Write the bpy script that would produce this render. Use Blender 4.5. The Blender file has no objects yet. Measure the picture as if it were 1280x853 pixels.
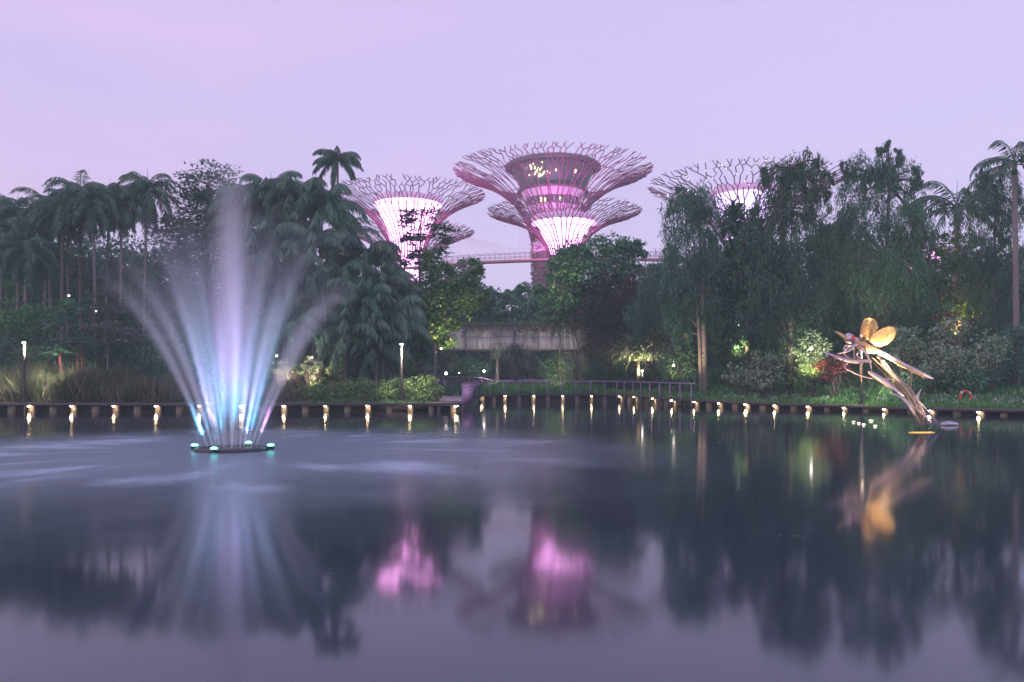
import bpy, math, random
import numpy as np
from mathutils import Vector, Matrix
R = math.radians
rng = np.random.default_rng(7)
random.seed(7)
S = bpy.context.scene
C = S.collection
# ------------------------------------------------------------------ camera, sky, light
F, HY, CH = 1000.0, 478.0, 2.0          # focal length in photo pixels, horizon row, eye height above the water
cam = bpy.data.objects.new('camera', bpy.data.cameras.new('camera'))
C.objects.link(cam)
cam.location = (0, 0, CH); cam.rotation_euler = (R(90), 0, 0)
cam.data.lens = 36 * F / 1280; cam.data.sensor_width = 36
cam.data.shift_y = (HY - 426.5) / 1280
cam.data.clip_start = 0.1; cam.data.clip_end = 6000
S.camera = cam

def P(px, py, Y):
    return Vector(((px - 640) / F * Y, Y, CH + (HY - py) / F * Y))

W = bpy.data.worlds.new('World'); S.world = W; W.use_nodes = True
nt = W.node_tree; nt.nodes.clear()
SUN_EL, SUN_ROT = R(8), R(-120)
def nd(tree, typ, **kw):
    n = tree.nodes.new(typ)
    for k, v in kw.items(): setattr(n, k, v)
    return n
sky = nd(nt, 'ShaderNodeTexSky', sky_type='NISHITA', sun_disc=False, sun_elevation=SUN_EL, sun_rotation=SUN_ROT)
bg1 = nd(nt, 'ShaderNodeBackground'); bg1.inputs['Strength'].default_value = 0.05
nt.links.new(sky.outputs[0], bg1.inputs[0])
tc = nd(nt, 'ShaderNodeTexCoord'); sep = nd(nt, 'ShaderNodeSeparateXYZ')
nt.links.new(tc.outputs['Generated'], sep.inputs[0])
ramp = nd(nt, 'ShaderNodeValToRGB')
el = ramp.color_ramp.elements
el[0].position = 0.0; el[0].color = (0.595, 0.47, 0.775, 1)
el[1].position = 1.0; el[1].color = (0.46, 0.42, 0.70, 1)
e = el.new(0.18); e.color = (0.59, 0.455, 0.785, 1)
e = el.new(0.45); e.color = (0.57, 0.45, 0.765, 1)
nt.links.new(sep.outputs['Z'], ramp.inputs[0])
mp = nd(nt, 'ShaderNodeMapping'); mp.inputs['Scale'].default_value = (1.5, 1.5, 7.0)
nz = nd(nt, 'ShaderNodeTexNoise'); nz.inputs['Scale'].default_value = 1.6; nz.inputs['Detail'].default_value = 5; nz.inputs['Roughness'].default_value = 0.5
nt.links.new(tc.outputs['Generated'], mp.inputs[0]); nt.links.new(mp.outputs[0], nz.inputs['Vector'])
cr = nd(nt, 'ShaderNodeMapRange'); cr.inputs[1].default_value = 0.34; cr.inputs[2].default_value = 0.64; cr.inputs[3].default_value = 0; cr.inputs[4].default_value = 1
nt.links.new(nz.outputs[0], cr.inputs[0])
lx = nd(nt, 'ShaderNodeMapRange'); lx.inputs[1].default_value = 0.15; lx.inputs[2].default_value = -0.6; lx.inputs[3].default_value = 0.18; lx.inputs[4].default_value = 0.95
nt.links.new(sep.outputs['X'], lx.inputs[0])
ml = nd(nt, 'ShaderNodeMath', operation='MULTIPLY'); nt.links.new(cr.outputs[0], ml.inputs[0]); nt.links.new(lx.outputs[0], ml.inputs[1])
mx = nd(nt, 'ShaderNodeMix', data_type='RGBA')
nt.links.new(ml.outputs[0], mx.inputs[0]); nt.links.new(ramp.outputs[0], mx.inputs[6]); mx.inputs[7].default_value = (0.70, 0.485, 0.79, 1)
bg2 = nd(nt, 'ShaderNodeBackground'); bg2.inputs['Strength'].default_value = 1.08
nt.links.new(mx.outputs[2], bg2.inputs[0])
ad = nd(nt, 'ShaderNodeAddShader'); out = nd(nt, 'ShaderNodeOutputWorld')
nt.links.new(bg1.outputs[0], ad.inputs[0]); nt.links.new(bg2.outputs[0], ad.inputs[1]); nt.links.new(ad.outputs[0], out.inputs['Surface'])

sun = bpy.data.objects.new('sun', bpy.data.lights.new('sun', 'SUN')); C.objects.link(sun)
sun.data.energy = 0.25; sun.data.angle = R(25); sun.data.color = (1.0, 0.86, 0.9)
sun.rotation_euler = Vector((math.sin(SUN_ROT) * math.cos(SUN_EL), math.cos(SUN_ROT) * math.cos(SUN_EL), math.sin(SUN_EL))).to_track_quat('Z', 'Y').to_euler()

S.view_settings.view_transform = 'Standard'; S.view_settings.look = 'None'
S.view_settings.exposure = 0.08; S.view_settings.gamma = 1.0; S.view_settings.use_curve_mapping = False
S.render.engine = 'CYCLES'
cy = S.cycles
cy.use_denoising = True; cy.max_bounces = 8; cy.transparent_max_bounces = 24; cy.volume_bounces = 2
cy.diffuse_bounces = 3; cy.glossy_bounces = 3; cy.transmission_bounces = 3
cy.sample_clamp_indirect = 4; cy.caustics_reflective = False; cy.caustics_refractive = False
cy.volume_max_steps = 128

# ------------------------------------------------------------------ materials
def mat(name):
    m = bpy.data.materials.new(name); m.use_nodes = True
    t = m.node_tree; b = t.nodes['Principled BSDF']
    return m, t, b
def plain(name, col, rough=0.6, metal=0.0, bump=0.0, scale=8.0, var=0.25):
    m, t, b = mat(name)
    tcn = nd(t, 'ShaderNodeTexCoord'); n = nd(t, 'ShaderNodeTexNoise'); n.inputs['Scale'].default_value = scale; n.inputs['Detail'].default_value = 6
    t.links.new(tcn.outputs['Object'], n.inputs['Vector'])
    mxn = nd(t, 'ShaderNodeMix', data_type='RGBA')
    mxn.inputs[6].default_value = (*[c * (1 - var) for c in col], 1); mxn.inputs[7].default_value = (*[min(1, c * (1 + var)) for c in col], 1)
    t.links.new(n.outputs[0], mxn.inputs[0]); t.links.new(mxn.outputs[2], b.inputs['Base Color'])
    b.inputs['Roughness'].default_value = rough; b.inputs['Metallic'].default_value = metal
    if bump:
        bp = nd(t, 'ShaderNodeBump'); bp.inputs['Strength'].default_value = bump; bp.inputs['Distance'].default_value = 0.05
        t.links.new(n.outputs[0], bp.inputs['Height']); t.links.new(bp.outputs[0], b.inputs['Normal'])
    return m
def leafmat(name, c1, c2, c3=None, rough=0.45, tr=0.22):
    m, t, b = mat(name)
    g = nd(t, 'ShaderNodeNewGeometry'); r = nd(t, 'ShaderNodeValToRGB')
    r.color_ramp.elements[0].color = (*c1, 1); r.color_ramp.elements[1].color = (*c2, 1); r.color_ramp.elements[1].position = 0.85
    if c3:
        r.color_ramp.elements[1].position = 0.8
        x = r.color_ramp.elements.new(0.97); x.color = (*c3, 1)
    t.links.new(g.outputs['Random Per Island'], r.inputs[0]); t.links.new(r.outputs[0], b.inputs['Base Color'])
    b.inputs['Roughness'].default_value = rough; b.inputs['Specular IOR Level'].default_value = 0.35
    tl = nd(t, 'ShaderNodeBsdfTranslucent'); t.links.new(r.outputs[0], tl.inputs[0])
    mxs = nd(t, 'ShaderNodeMixShader'); mxs.inputs[0].default_value = tr
    t.links.new(b.outputs[0], mxs.inputs[1]); t.links.new(tl.outputs[0], mxs.inputs[2])
    t.links.new(mxs.outputs[0], t.nodes['Material Output'].inputs[0])
    return m
def emit(name, col, s):
    m, t, b = mat(name)
    b.inputs['Base Color'].default_value = (*[min(1, c) for c in col], 1)
    b.inputs['Emission Color'].default_value = (*col, 1); b.inputs['Emission Strength'].default_value = s
    return m
M = {}
M['leaf_dark'] = leafmat('dark_leaf', (0.046, 0.119, 0.067), (0.107, 0.242, 0.141))
M['leaf_blue'] = leafmat('bluish_leaf', (0.057, 0.160, 0.098), (0.129, 0.304, 0.190))
M['leaf_mid'] = leafmat('green_leaf', (0.044, 0.139, 0.055), (0.112, 0.293, 0.104), (0.273, 0.439, 0.122))
M['leaf_gloss'] = leafmat('glossy_leaf', (0.047, 0.168, 0.082), (0.135, 0.376, 0.181), (0.236, 0.475, 0.197), rough=0.3)
M['leaf_wine'] = leafmat('wine_leaf', (0.067, 0.055, 0.055), (0.122, 0.098, 0.091))
M['leaf_palm'] = leafmat('palm_leaf', (0.045, 0.125, 0.077), (0.102, 0.248, 0.159), (0.224, 0.228, 0.100))
M['leaf_fan'] = leafmat('drooping_frond', (0.056, 0.161, 0.098), (0.124, 0.307, 0.195), (0.204, 0.276, 0.130))
M['leaf_fan_dark'] = leafmat('old_frond', (0.045, 0.115, 0.08), (0.10, 0.20, 0.14), (0.24, 0.21, 0.11))
M['leaf_fan_pale'] = leafmat('young_frond', (0.075, 0.17, 0.12), (0.16, 0.31, 0.21), (0.22, 0.30, 0.16))
M['leaf_dead'] = leafmat('browning_frond', (0.09, 0.06, 0.04), (0.16, 0.10, 0.06))
M['leaf_lime'] = leafmat('lime_leaf', (0.11, 0.21, 0.075), (0.24, 0.38, 0.13), (0.36, 0.48, 0.24))
M['leaf_grass'] = leafmat('strap_leaf', (0.093, 0.272, 0.083), (0.225, 0.517, 0.166), (0.350, 0.613, 0.254))
M['leaf_cover'] = leafmat('cover_leaf', (0.060, 0.185, 0.074), (0.158, 0.370, 0.148), (0.267, 0.475, 0.222))
M['leaf_varieg'] = leafmat('variegated_leaf', (0.138, 0.253, 0.138), (0.391, 0.517, 0.333), (0.598, 0.667, 0.483))
M['leaf_red'] = leafmat('red_leaf', (0.12, 0.03, 0.035), (0.28, 0.06, 0.06), (0.06, 0.05, 0.04))
M['leaf_pand'] = leafmat('blade_leaf', (0.10, 0.15, 0.08), (0.22, 0.28, 0.16), (0.34, 0.37, 0.25))
M['leaf_reed'] = leafmat('reed_leaf', (0.075, 0.105, 0.055), (0.17, 0.195, 0.115), (0.3, 0.24, 0.19))
M['leaf_silver'] = leafmat('silver_leaf', (0.13, 0.17, 0.14), (0.24, 0.28, 0.24))
M['leaf_ivy'] = leafmat('creeper_leaf', (0.08, 0.10, 0.06), (0.24, 0.25, 0.17), (0.3, 0.3, 0.22))
M['petal'] = leafmat('pale_petal', (0.6, 0.5, 0.6), (0.75, 0.7, 0.75))
M['bark'] = plain('bark', (0.13, 0.11, 0.10), 0.9, bump=0.8, scale=5, var=0.4)
M['bark_pale'] = plain('pale_bark', (0.36, 0.31, 0.29), 0.9, bump=0.9, scale=4, var=0.45)
M['bark_palm'] = plain('palm_bark', (0.25, 0.21, 0.2), 0.9, bump=0.5, scale=6, var=0.3)
M['red_stem'] = plain('red_stem', (0.18, 0.05, 0.05), 0.5)
M['concrete'] = plain('concrete', (0.34, 0.31, 0.30), 0.85, bump=0.3, scale=3, var=0.3)
M['wood'] = plain('weathered_timber', (0.15, 0.11, 0.12), 0.7, bump=0.3, scale=6)
M['fascia'] = plain('dark_fascia', (0.09, 0.07, 0.075), 0.6, scale=5)
M['pier'] = plain('pier_concrete', (0.30, 0.25, 0.21), 0.85, bump=0.5, scale=7, var=0.35)
M['rail'] = plain('mauve_rail', (0.42, 0.26, 0.47), 0.4, 0.3, var=0.12)
M['pole'] = plain('black_pole', (0.035, 0.033, 0.04), 0.5, 0.2)
M['rod'] = plain('magenta_rod', (0.24, 0.04, 0.145), 0.5, 0.0, scale=0.4, var=0.2)
M['glassdark'] = plain('smoked_glazing', (0.12, 0.20, 0.16), 0.35, 0.0, scale=0.8, var=0.5)
M['podroof'] = plain('pod_roof', (0.14, 0.17, 0.16), 0.6, scale=1)
M['podpink'] = emit('pink_glow_band', (0.66, 0.38, 0.66), 0.5)  # lit look of the pod bands and rims, put in as faint emission
M['lampwarm'] = emit('lamp_warm', (1.0, 0.72, 0.40), 75)
M['postlamp'] = emit('lamp_post_glow', (1.0, 0.82, 0.6), 16)
M['smalllamp'] = emit('small_lamp_glow', (1.0, 0.9, 0.78), 18)
M['winglow'] = emit('window_glow', (1.0, 0.72, 0.35), 2.5)
M['cyan'] = emit('cyan_lens', (0.15, 1.0, 0.85), 9)
M['magenta'] = emit('magenta_lens', (1.0, 0.25, 0.8), 5)
M['dot'] = emit('dot_light', (1.0, 0.8, 0.75), 5)
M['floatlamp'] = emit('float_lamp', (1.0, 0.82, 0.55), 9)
M['goldstreak'] = emit('gold_streak', (1.0, 0.6, 0.12), 1.1)
M['steel'] = plain('brushed_steel', (0.66, 0.56, 0.66), 0.36, 0.65, scale=3.5, var=0.55, bump=0.25)
M['bronze'] = plain('bronze_steel', (0.62, 0.42, 0.25), 0.4, 0.6, bump=0.4, scale=5, var=0.65)
M['vein'] = plain('dark_wing_vein', (0.20, 0.11, 0.05), 0.5, 0.5)
M['eye'] = plain('red_eye', (0.6, 0.06, 0.03), 0.25)
M['buoy'] = plain('orange_buoy', (0.75, 0.12, 0.04), 0.5, var=0.1)
M['white'] = plain('white_band', (0.75, 0.75, 0.75), 0.6, var=0.05)
M['float_ring'] = plain('float_ring_plastic', (0.05, 0.055, 0.065), 0.5)

# ------------------------------------------------------------------ mesh helpers
def tag(o, label, cat, group=None):
    o['label'] = label; o['category'] = cat
    if group: o['group'] = group
    return o
def link(name, me, material, parent=None, loc=None):
    o = bpy.data.objects.new(name, me); C.objects.link(o)
    if material and not me.materials: me.materials.append(material)
    if parent is not None: o.parent = parent
    if loc is not None: o.location = loc
    return o
def empty(name, loc, label, cat, group=None):
    o = bpy.data.objects.new(name, None); C.objects.link(o); o.location = loc; o.empty_display_size = 0.3
    return tag(o, label, cat, group)
class MB:
    def __init__(s): s.v = []; s.q = []; s.t = []; s.n = 0
    def add(s, V, Q=None, T=None):
        V = np.asarray(V, float).reshape(-1, 3)
        if Q is not None and len(Q): s.q.append(np.asarray(Q, int).reshape(-1, 4) + s.n)
        if T is not None and len(T): s.t.append(np.asarray(T, int).reshape(-1, 3) + s.n)
        s.v.append(V); s.n += len(V)
    def mesh(s, name, off=(0, 0, 0), smooth=False):
        V = np.concatenate(s.v) - np.asarray(off, float)
        q = np.concatenate(s.q) if s.q else np.zeros((0, 4), int)
        t = np.concatenate(s.t) if s.t else np.zeros((0, 3), int)
        me = bpy.data.meshes.new(name)
        me.vertices.add(len(V)); me.vertices.foreach_set('co', V.astype(np.float32).ravel())
        nl = q.size + t.size
        me.loops.add(nl); me.loops.foreach_set('vertex_index', np.concatenate([q.ravel(), t.ravel()]).astype(np.int32))
        np_ = len(q) + len(t)
        me.polygons.add(np_)
        st = np.concatenate([np.arange(len(q)) * 4, q.size + np.arange(len(t)) * 3]).astype(np.int32)
        me.polygons.foreach_set('loop_start', st)
        if smooth: me.polygons.foreach_set('use_smooth', np.ones(np_, bool))
        me.update(calc_edges=True); me.validate()
        return me
    def build(s, name, material, parent=None, smooth=False):
        off = tuple(parent.location) if parent is not None else (0, 0, 0)
        if parent is not None and parent.parent is not None:
            off = tuple(Vector(off) + parent.parent.location)
        return link(name, s.mesh(name, off, smooth), material, parent)
    # shapes
    def tube(s, pts, rad, n=8, cap=True, flat=1.0):
        pts = [Vector(p) for p in pts]; k = len(pts)
        if not hasattr(rad, '__len__'): rad = [rad] * k
        rows = []; up = None
        for i, p in enumerate(pts):
            d = (pts[min(i + 1, k - 1)] - pts[max(i - 1, 0)]).normalized()
            if up is None:
                up = Vector((0, 0, 1)) if abs(d.z) < 0.9 else Vector((1, 0, 0))
            a = d.cross(up).normalized(); b = a.cross(d).normalized(); up = b
            for j in range(n):
                th = 2 * math.pi * j / n
                rows.append(p + (a * math.cos(th) - b * math.sin(th) * flat) * rad[i])
        Q = [(i * n + j, i * n + (j + 1) % n, (i + 1) * n + (j + 1) % n, (i + 1) * n + j) for i in range(k - 1) for j in range(n)]
        T = []
        if cap:
            rows.append(pts[0]); rows.append(pts[-1]); c0, c1 = len(rows) - 2, len(rows) - 1
            T += [(c0, (j + 1) % n, j) for j in range(n)] + [(c1, (k - 1) * n + j, (k - 1) * n + (j + 1) % n) for j in range(n)]
        s.add([tuple(r) for r in rows], Q, T)
    def box(s, c, size, rz=0.0, ax=None):
        c = Vector(c); hx, hy, hz = [v / 2 for v in size]
        m = Matrix.Rotation(rz, 3, 'Z')
        V = [tuple(c + m @ Vector((x * hx, y * hy, z * hz))) for x in (-1, 1) for y in (-1, 1) for z in (-1, 1)]
        s.add(V, [(0, 1, 3, 2), (4, 6, 7, 5), (0, 4, 5, 1), (2, 3, 7, 6), (0, 2, 6, 4), (1, 5, 7, 3)])
    def lathe(s, c, prof, n=32, closed=True):
        c = Vector(c); k = len(prof)
        V = [(c.x + r * math.cos(2 * math.pi * j / n), c.y + r * math.sin(2 * math.pi * j / n), c.z + z) for r, z in prof for j in range(n)]
        s.add(V, [(i * n + j, i * n + (j + 1) % n, (i + 1) * n + (j + 1) % n, (i + 1) * n + j) for i in range(k - 1) for j in range(n)])
    def ball(s, c, r, n=10):
        r = Vector(r) if hasattr(r, '__len__') else Vector((r, r, r))
        c = Vector(c); V = []; m = n // 2
        for i in range(m + 1):
            ph = math.pi * i / m
            for j in range(n):
                th = 2 * math.pi * j / n
                V.append((c.x + r.x * math.sin(ph) * math.cos(th), c.y + r.y * math.sin(ph) * math.sin(th), c.z - r.z * math.cos(ph)))
        s.add(V, [(i * n + j, i * n + (j + 1) % n, (i + 1) * n + (j + 1) % n, (i + 1) * n + j) for i in range(m) for j in range(n)])
    def leaves(s, c, d, L, Wd, nrm=None, mid=0.42):
        n = len(c)
        d = d / (np.linalg.norm(d, axis=1, keepdims=True) + 1e-9)
        if nrm is None: nrm = rng.normal(size=(n, 3))
        sd = np.cross(d, nrm); sd /= (np.linalg.norm(sd, axis=1, keepdims=True) + 1e-9)
        L = np.broadcast_to(L, (n,))[:, None]; Wd = np.broadcast_to(Wd, (n,))[:, None]
        up = np.cross(sd, d)
        V = np.stack([c, c + d * L * mid + sd * Wd / 2 + up * L * 0.06, c + d * L, c + d * L * mid - sd * Wd / 2 + up * L * 0.06], 1).reshape(-1, 3)
        s.add(V, np.arange(4 * n).reshape(n, 4))

def spot(name, loc, target, power, col, size=60, blend=0.6, rad=0.1, parent=None):
    l = bpy.data.lights.new(name, 'SPOT'); l.energy = power; l.color = col; l.spot_size = R(size); l.spot_blend = blend; l.shadow_soft_size = rad
    o = bpy.data.objects.new(name, l); C.objects.link(o); loc = Vector(loc)
    o.rotation_euler = (loc - Vector(target)).to_track_quat('Z', 'Y').to_euler()
    if parent is not None: o.parent = parent; o.location = loc - parent.location
    else: o.location = loc
    return o
def point(name, loc, power, col, rad=0.2, parent=None):
    l = bpy.data.lights.new(name, 'POINT'); l.energy = power; l.color = col; l.shadow_soft_size = rad
    o = bpy.data.objects.new(name, l); C.objects.link(o)
    o.location = Vector(loc) - (parent.location if parent is not None else Vector())
    if parent is not None: o.parent = parent
    return o

# ------------------------------------------------------------------ bank line, terrain, water
BANK = [(-400, 515, 504.5), (0, 515, 504.5), (577, 515, 504.5), (599, 503, 493), (660, 503, 493), (700, 503, 493), (760, 503.2, 493), (790, 504.2, 494), (815, 506, 496),
        (842, 508, 498.3), (870, 509.2, 500), (897, 510, 501.5), (932, 511, 503), (970, 512, 504.3), (1008, 513, 505.5), (1054, 514, 507), (1105, 515.3, 508.5),
        (1160, 517.5, 510), (1222, 519.5, 511.5), (1300, 521, 513), (1700, 525, 516.5)]
BP = []
for px, yw, yd in BANK:
    Yb = 2000 / (yw - HY); BP.append(Vector(((px - 640) / F * Yb, Yb, CH - (yd - HY) / F * Yb)))
BX = np.array([p.x for p in BP]); BY = np.array([p.y for p in BP]); BZ = np.array([p.z for p in BP])
def ybank(x): return np.interp(x, BX, BY)
def zdeck(x): return np.interp(x, BX, BZ)
def ground_z(x, y):
    x = np.asarray(x, float); y = np.asarray(y, float)
    d = y - ybank(x)
    flat = 1 - 0.75 * np.clip((x + 13) / 5, 0, 1) * np.clip((17 - x) / 5, 0, 1)
    land = zdeck(x) - 0.12 + 0.13 * flat * np.clip(d - 3, 0, 16) + 0.02 * np.clip(d - 19, 0, 60) + 0.12 * np.sin(x * 0.7) * np.sin(y * 0.5) * np.clip((d - 3) / 4, 0, 1)
    t = np.clip((d - 1.2) / 0.9, 0, 1)
    z = -1.6 + t * (land + 1.6)
    z = z + 0.28 * np.clip(d - 55, 0, 36)
    nb = np.clip((-3 - y) / 2, 0, 1)
    return np.where(nb > 0, np.maximum(z, -1.6 + nb * 2.0), z)
def gz(x, y): return float(ground_z(x, y))
xs = np.concatenate([[-3500, -1500, -700, -350, -200], np.arange(-140, -8, 2.0), np.arange(-8, 16, 0.4), np.arange(16, 142, 2.0), [200, 350, 700, 1500, 3500]])
ys = np.concatenate([[-1500, -500, -150, -50, -20, -10], np.arange(-6, 40, 3.0), np.arange(40, 100, 0.6), np.arange(100, 200, 5), [250, 400, 800, 1600, 4000]])
GX, GY = np.meshgrid(xs, ys); GZ = ground_z(GX, GY)
b = MB(); nx = len(xs)
qi = np.array([(j * nx + i, j * nx + i + 1, (j + 1) * nx + i + 1, (j + 1) * nx + i) for j in range(len(ys) - 1) for i in range(nx - 1)])
b.add(np.stack([GX, GY, GZ], -1).reshape(-1, 3), qi)
M['soil'] = plain('soil', (0.06, 0.065, 0.045), 0.95, bump=0.6, scale=1.5, var=0.4)
g = b.build('ground', M['soil'], smooth=True); g['kind'] = 'structure'

FX, FY = (290 - 640) / F * 23.5, 23.5                       # fountain
m, t, bs = mat('pond_water')
tcw = nd(t, 'ShaderNodeTexCoord')
mpf = nd(t, 'ShaderNodeMapping', vector_type='POINT'); mpf.inputs['Location'].default_value = (-FX, -FY, 0)
t.links.new(tcw.outputs['Object'], mpf.inputs[0])
ln = nd(t, 'ShaderNodeVectorMath', operation='LENGTH'); t.links.new(mpf.outputs[0], ln.inputs[0])
nwarp = nd(t, 'ShaderNodeTexNoise'); nwarp.inputs['Scale'].default_value = 0.16; nwarp.inputs['Detail'].default_value = 4
t.links.new(tcw.outputs['Object'], nwarp.inputs['Vector'])
def mth(op, a, bb=None, cc=None, clamp=False):
    n = nd(t, 'ShaderNodeMath', operation=op); n.use_clamp = clamp
    for i, v in enumerate((a, bb, cc)):
        if v is None: continue
        if isinstance(v, (int, float)): n.inputs[i].default_value = v
        else: t.links.new(v, n.inputs[i])
    return n.outputs[0]
def mrange(v, a, bb, c, d, smooth=True):
    n = nd(t, 'ShaderNodeMapRange'); n.interpolation_type = 'SMOOTHSTEP' if smooth else 'LINEAR'
    t.links.new(v, n.inputs[0])
    for i, q in enumerate((a, bb, c, d)): n.inputs[i + 1].default_value = q
    return n.outputs[0]
rad = mth('ADD', ln.outputs['Value'], mth('MULTIPLY', mth('SUBTRACT', nwarp.outputs[0], 0.5), 10.0))
churn = mrange(rad, 5.0, 15.5, 1.0, 0.0)                    # water churned by the falling spray
# radial ripples: polar coordinates round the fountain
sepf = nd(t, 'ShaderNodeSeparateXYZ'); t.links.new(mpf.outputs[0], sepf.inputs[0])
ang = mth('ARCTAN2', sepf.outputs[1], sepf.outputs[0])
cmb = nd(t, 'ShaderNodeCombineXYZ'); t.links.new(mth('MULTIPLY', ang, 3.2), cmb.inputs[0]); t.links.new(mth('MULTIPLY', ln.outputs['Value'], 0.22), cmb.inputs[1])
nrad = nd(t, 'ShaderNodeTexNoise'); nrad.inputs['Scale'].default_value = 1.1; nrad.inputs['Detail'].default_value = 3; t.links.new(cmb.outputs[0], nrad.inputs['Vector'])
foam = mth('MULTIPLY', mth('MULTIPLY', mrange(nrad.outputs[0], 0.47, 0.78, 0.0, 1.0), mrange(ln.outputs['Value'], 2.0, 6.5, 0.0, 1.0)), mrange(ln.outputs['Value'], 6.5, 13.0, 1.0, 0.0))
rough = mth('ADD', mth('ADD', 0.064, mth('MULTIPLY', churn, 0.26)), mth('MULTIPLY', mrange(nwarp.outputs[0], 0.35, 0.7, 0.0, 1.0), 0.03))
t.links.new(rough, bs.inputs['Roughness'])
nb1 = nd(t, 'ShaderNodeTexNoise'); nb1.inputs['Scale'].default_value = 1.3; nb1.inputs['Detail'].default_value = 3
mpb = nd(t, 'ShaderNodeMapping'); mpb.inputs['Scale'].default_value = (0.8, 1.4, 1)
t.links.new(tcw.outputs['Object'], mpb.inputs[0]); t.links.new(mpb.outputs[0], nb1.inputs['Vector'])
hgt = mth('ADD', nb1.outputs[0], mth('MULTIPLY', nrad.outputs[0], 1.2))
bpn = nd(t, 'ShaderNodeBump'); bpn.inputs['Distance'].default_value = 0.05
t.links.new(mth('ADD', 0.006, mth('MULTIPLY', churn, 0.13)), bpn.inputs['Strength'])
t.links.new(hgt, bpn.inputs['Height']); t.links.new(bpn.outputs[0], bs.inputs['Normal'])
cm = nd(t, 'ShaderNodeMix', data_type='RGBA'); t.links.new(mth('ADD', mth('MULTIPLY', foam, 1.0), mth('MULTIPLY', churn, 0.40), None, True), cm.inputs[0])
cm.inputs[6].default_value = (0.036, 0.050, 0.068, 1); cm.inputs[7].default_value = (0.40, 0.52, 0.63, 1)
t.links.new(cm.outputs[2], bs.inputs['Base Color'])
bs.inputs['IOR'].default_value = 1.5; bs.inputs['Specular Tint'].default_value = (0.72, 0.95, 1.0, 1)
M['water'] = m
b = MB(); b.add([(-140, -5, 0), (140, -5, 0), (140, 100, 0), (-140, 100, 0)], [(0, 1, 2, 3)])
w = b.build('water', M['water']); w['kind'] = 'structure'

# path leading off between the shrubs
b = MB(); pv = []
for i in range(24):
    y = 55.5 + i * 1.6; cx = -4.6 - 0.012 * max(0, y - 70) ** 1.5
    for sx in (-1.15, 1.15):
        pv.append((cx + sx, y, max(gz(cx, y), gz(cx + sx, y)) + 0.06))
b.add(pv, [(2 * i, 2 * i + 1, 2 * i + 3, 2 * i + 2) for i in range(23)])
M['pathmat'] = plain('path_paving', (0.30, 0.25, 0.28), 0.8, bump=0.2, scale=4)
p_ = b.build('path', M['pathmat']); p_['kind'] = 'structure'

# ------------------------------------------------------------------ boardwalk, piers, lamps, railing
def bank_at(px):
    for (a, c) in zip(range(len(BANK) - 1), range(1, len(BANK))):
        if BANK[a][0] <= px <= BANK[c][0]:
            # solve the crossing of the ray through px with the bank segment
            A, B = BP[a], BP[c]; k = (px - 640) / F
            den = (B.x - A.x) - k * (B.y - A.y)
            u = (k * A.y - A.x) / den if abs(den) > 1e-6 else 0.5
            u = min(1, max(0, u)); return A.lerp(B, u), math.atan2(B.y - A.y, B.x - A.x)
def strip(name, pts, parent, w0, w1, z0, z1, material):
    """a swept rectangular section along pts, offset towards the land by w0..w1"""
    b = MB(); rows = []
    for i, p in enumerate(pts):
        d = (pts[min(i + 1, len(pts) - 1)] - pts[max(i - 1, 0)]); d.z = 0; d.normalize(); n = Vector((-d.y, d.x, 0))
        for w_, z_ in ((w0, z0), (w1, z0), (w1, z1), (w0, z1)):
            q = p + n * w_; rows.append((q.x, q.y, p.z + z_))
    k = len(pts)
    Q = [(4 * i + j, 4 * i + (j + 1) % 4, 4 * i + 4 + (j + 1) % 4, 4 * i + 4 + j) for i in range(k - 1) for j in range(4)] + [(3, 2, 1, 0), (4 * k - 4, 4 * k - 3, 4 * k - 2, 4 * k - 1)]
    b.add(rows, Q); return b.build(name, material, parent)
def boardwalk(idx, label, pts, pierpx):
    r = empty('boardwalk', pts[0], label, 'boardwalk', 'boardwalk sections round the pond')
    strip('deck', pts, r, 0.12, 2.3, -0.09, 0.0, M['wood'])
    strip('edge_beam', pts, r, 0.0, 0.117, -0.16, 0.015, M['fascia'])
    strip('retaining_wall', pts, r, 1.5, 1.7, -2.0, -0.095, M['fascia'])
    for px in pierpx:
        p, a = bank_at(px); n = Vector((-math.sin(a), math.cos(a), 0))
        b = MB(); c = p + n * 0.55; b.box((c.x, c.y, (c.z - 0.16 - 0.6) / 2), (0.36, 0.36, c.z - 0.165 + 0.6), a)
        b.build('pier', M['pier'], r)
straight_l = [35 + 53 * i for i in range(-2, 10)]
rail_l = [631, 667, 703, 739, 773, 791, 814, 838]
curve_l = [866, 897, 931, 967, 1009, 1054, 1104, 1160, 1222, 1288]
boardwalk(0, 'straight timber boardwalk on concrete piers beside the reeds and shrubs', BP[0:3], [v for px in straight_l for v in (px, px + 26.5)] + [566])
boardwalk(1, 'short boardwalk edge running back under the mauve railing beside the path', [BP[2] + Vector((0.02, 0.12, 0)), BP[3] + Vector((0.0, -0.12, 0))], [583, 590])
mid = lambda l: [v for a, c in zip(l, l[1:] + [2 * l[-1] - l[-2]]) for v in (a, (a + c) / 2)]
boardwalk(2, 'railed boardwalk edge in front of the strap leaved grass bed', BP[3:9] + [BP[9]], [v for v in mid([603] + rail_l) if v < 842])
boardwalk(3, 'curved boardwalk edge without railing running past the dragonfly sculpture', BP[9:], [v for v in mid(curve_l)])
ORD = ['first', 'second', 'third', 'fourth', 'fifth', 'sixth', 'seventh', 'eighth', 'ninth', 'tenth', 'eleventh', 'twelfth', 'thirteenth', 'fourteenth']
lamp_me = None
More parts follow.
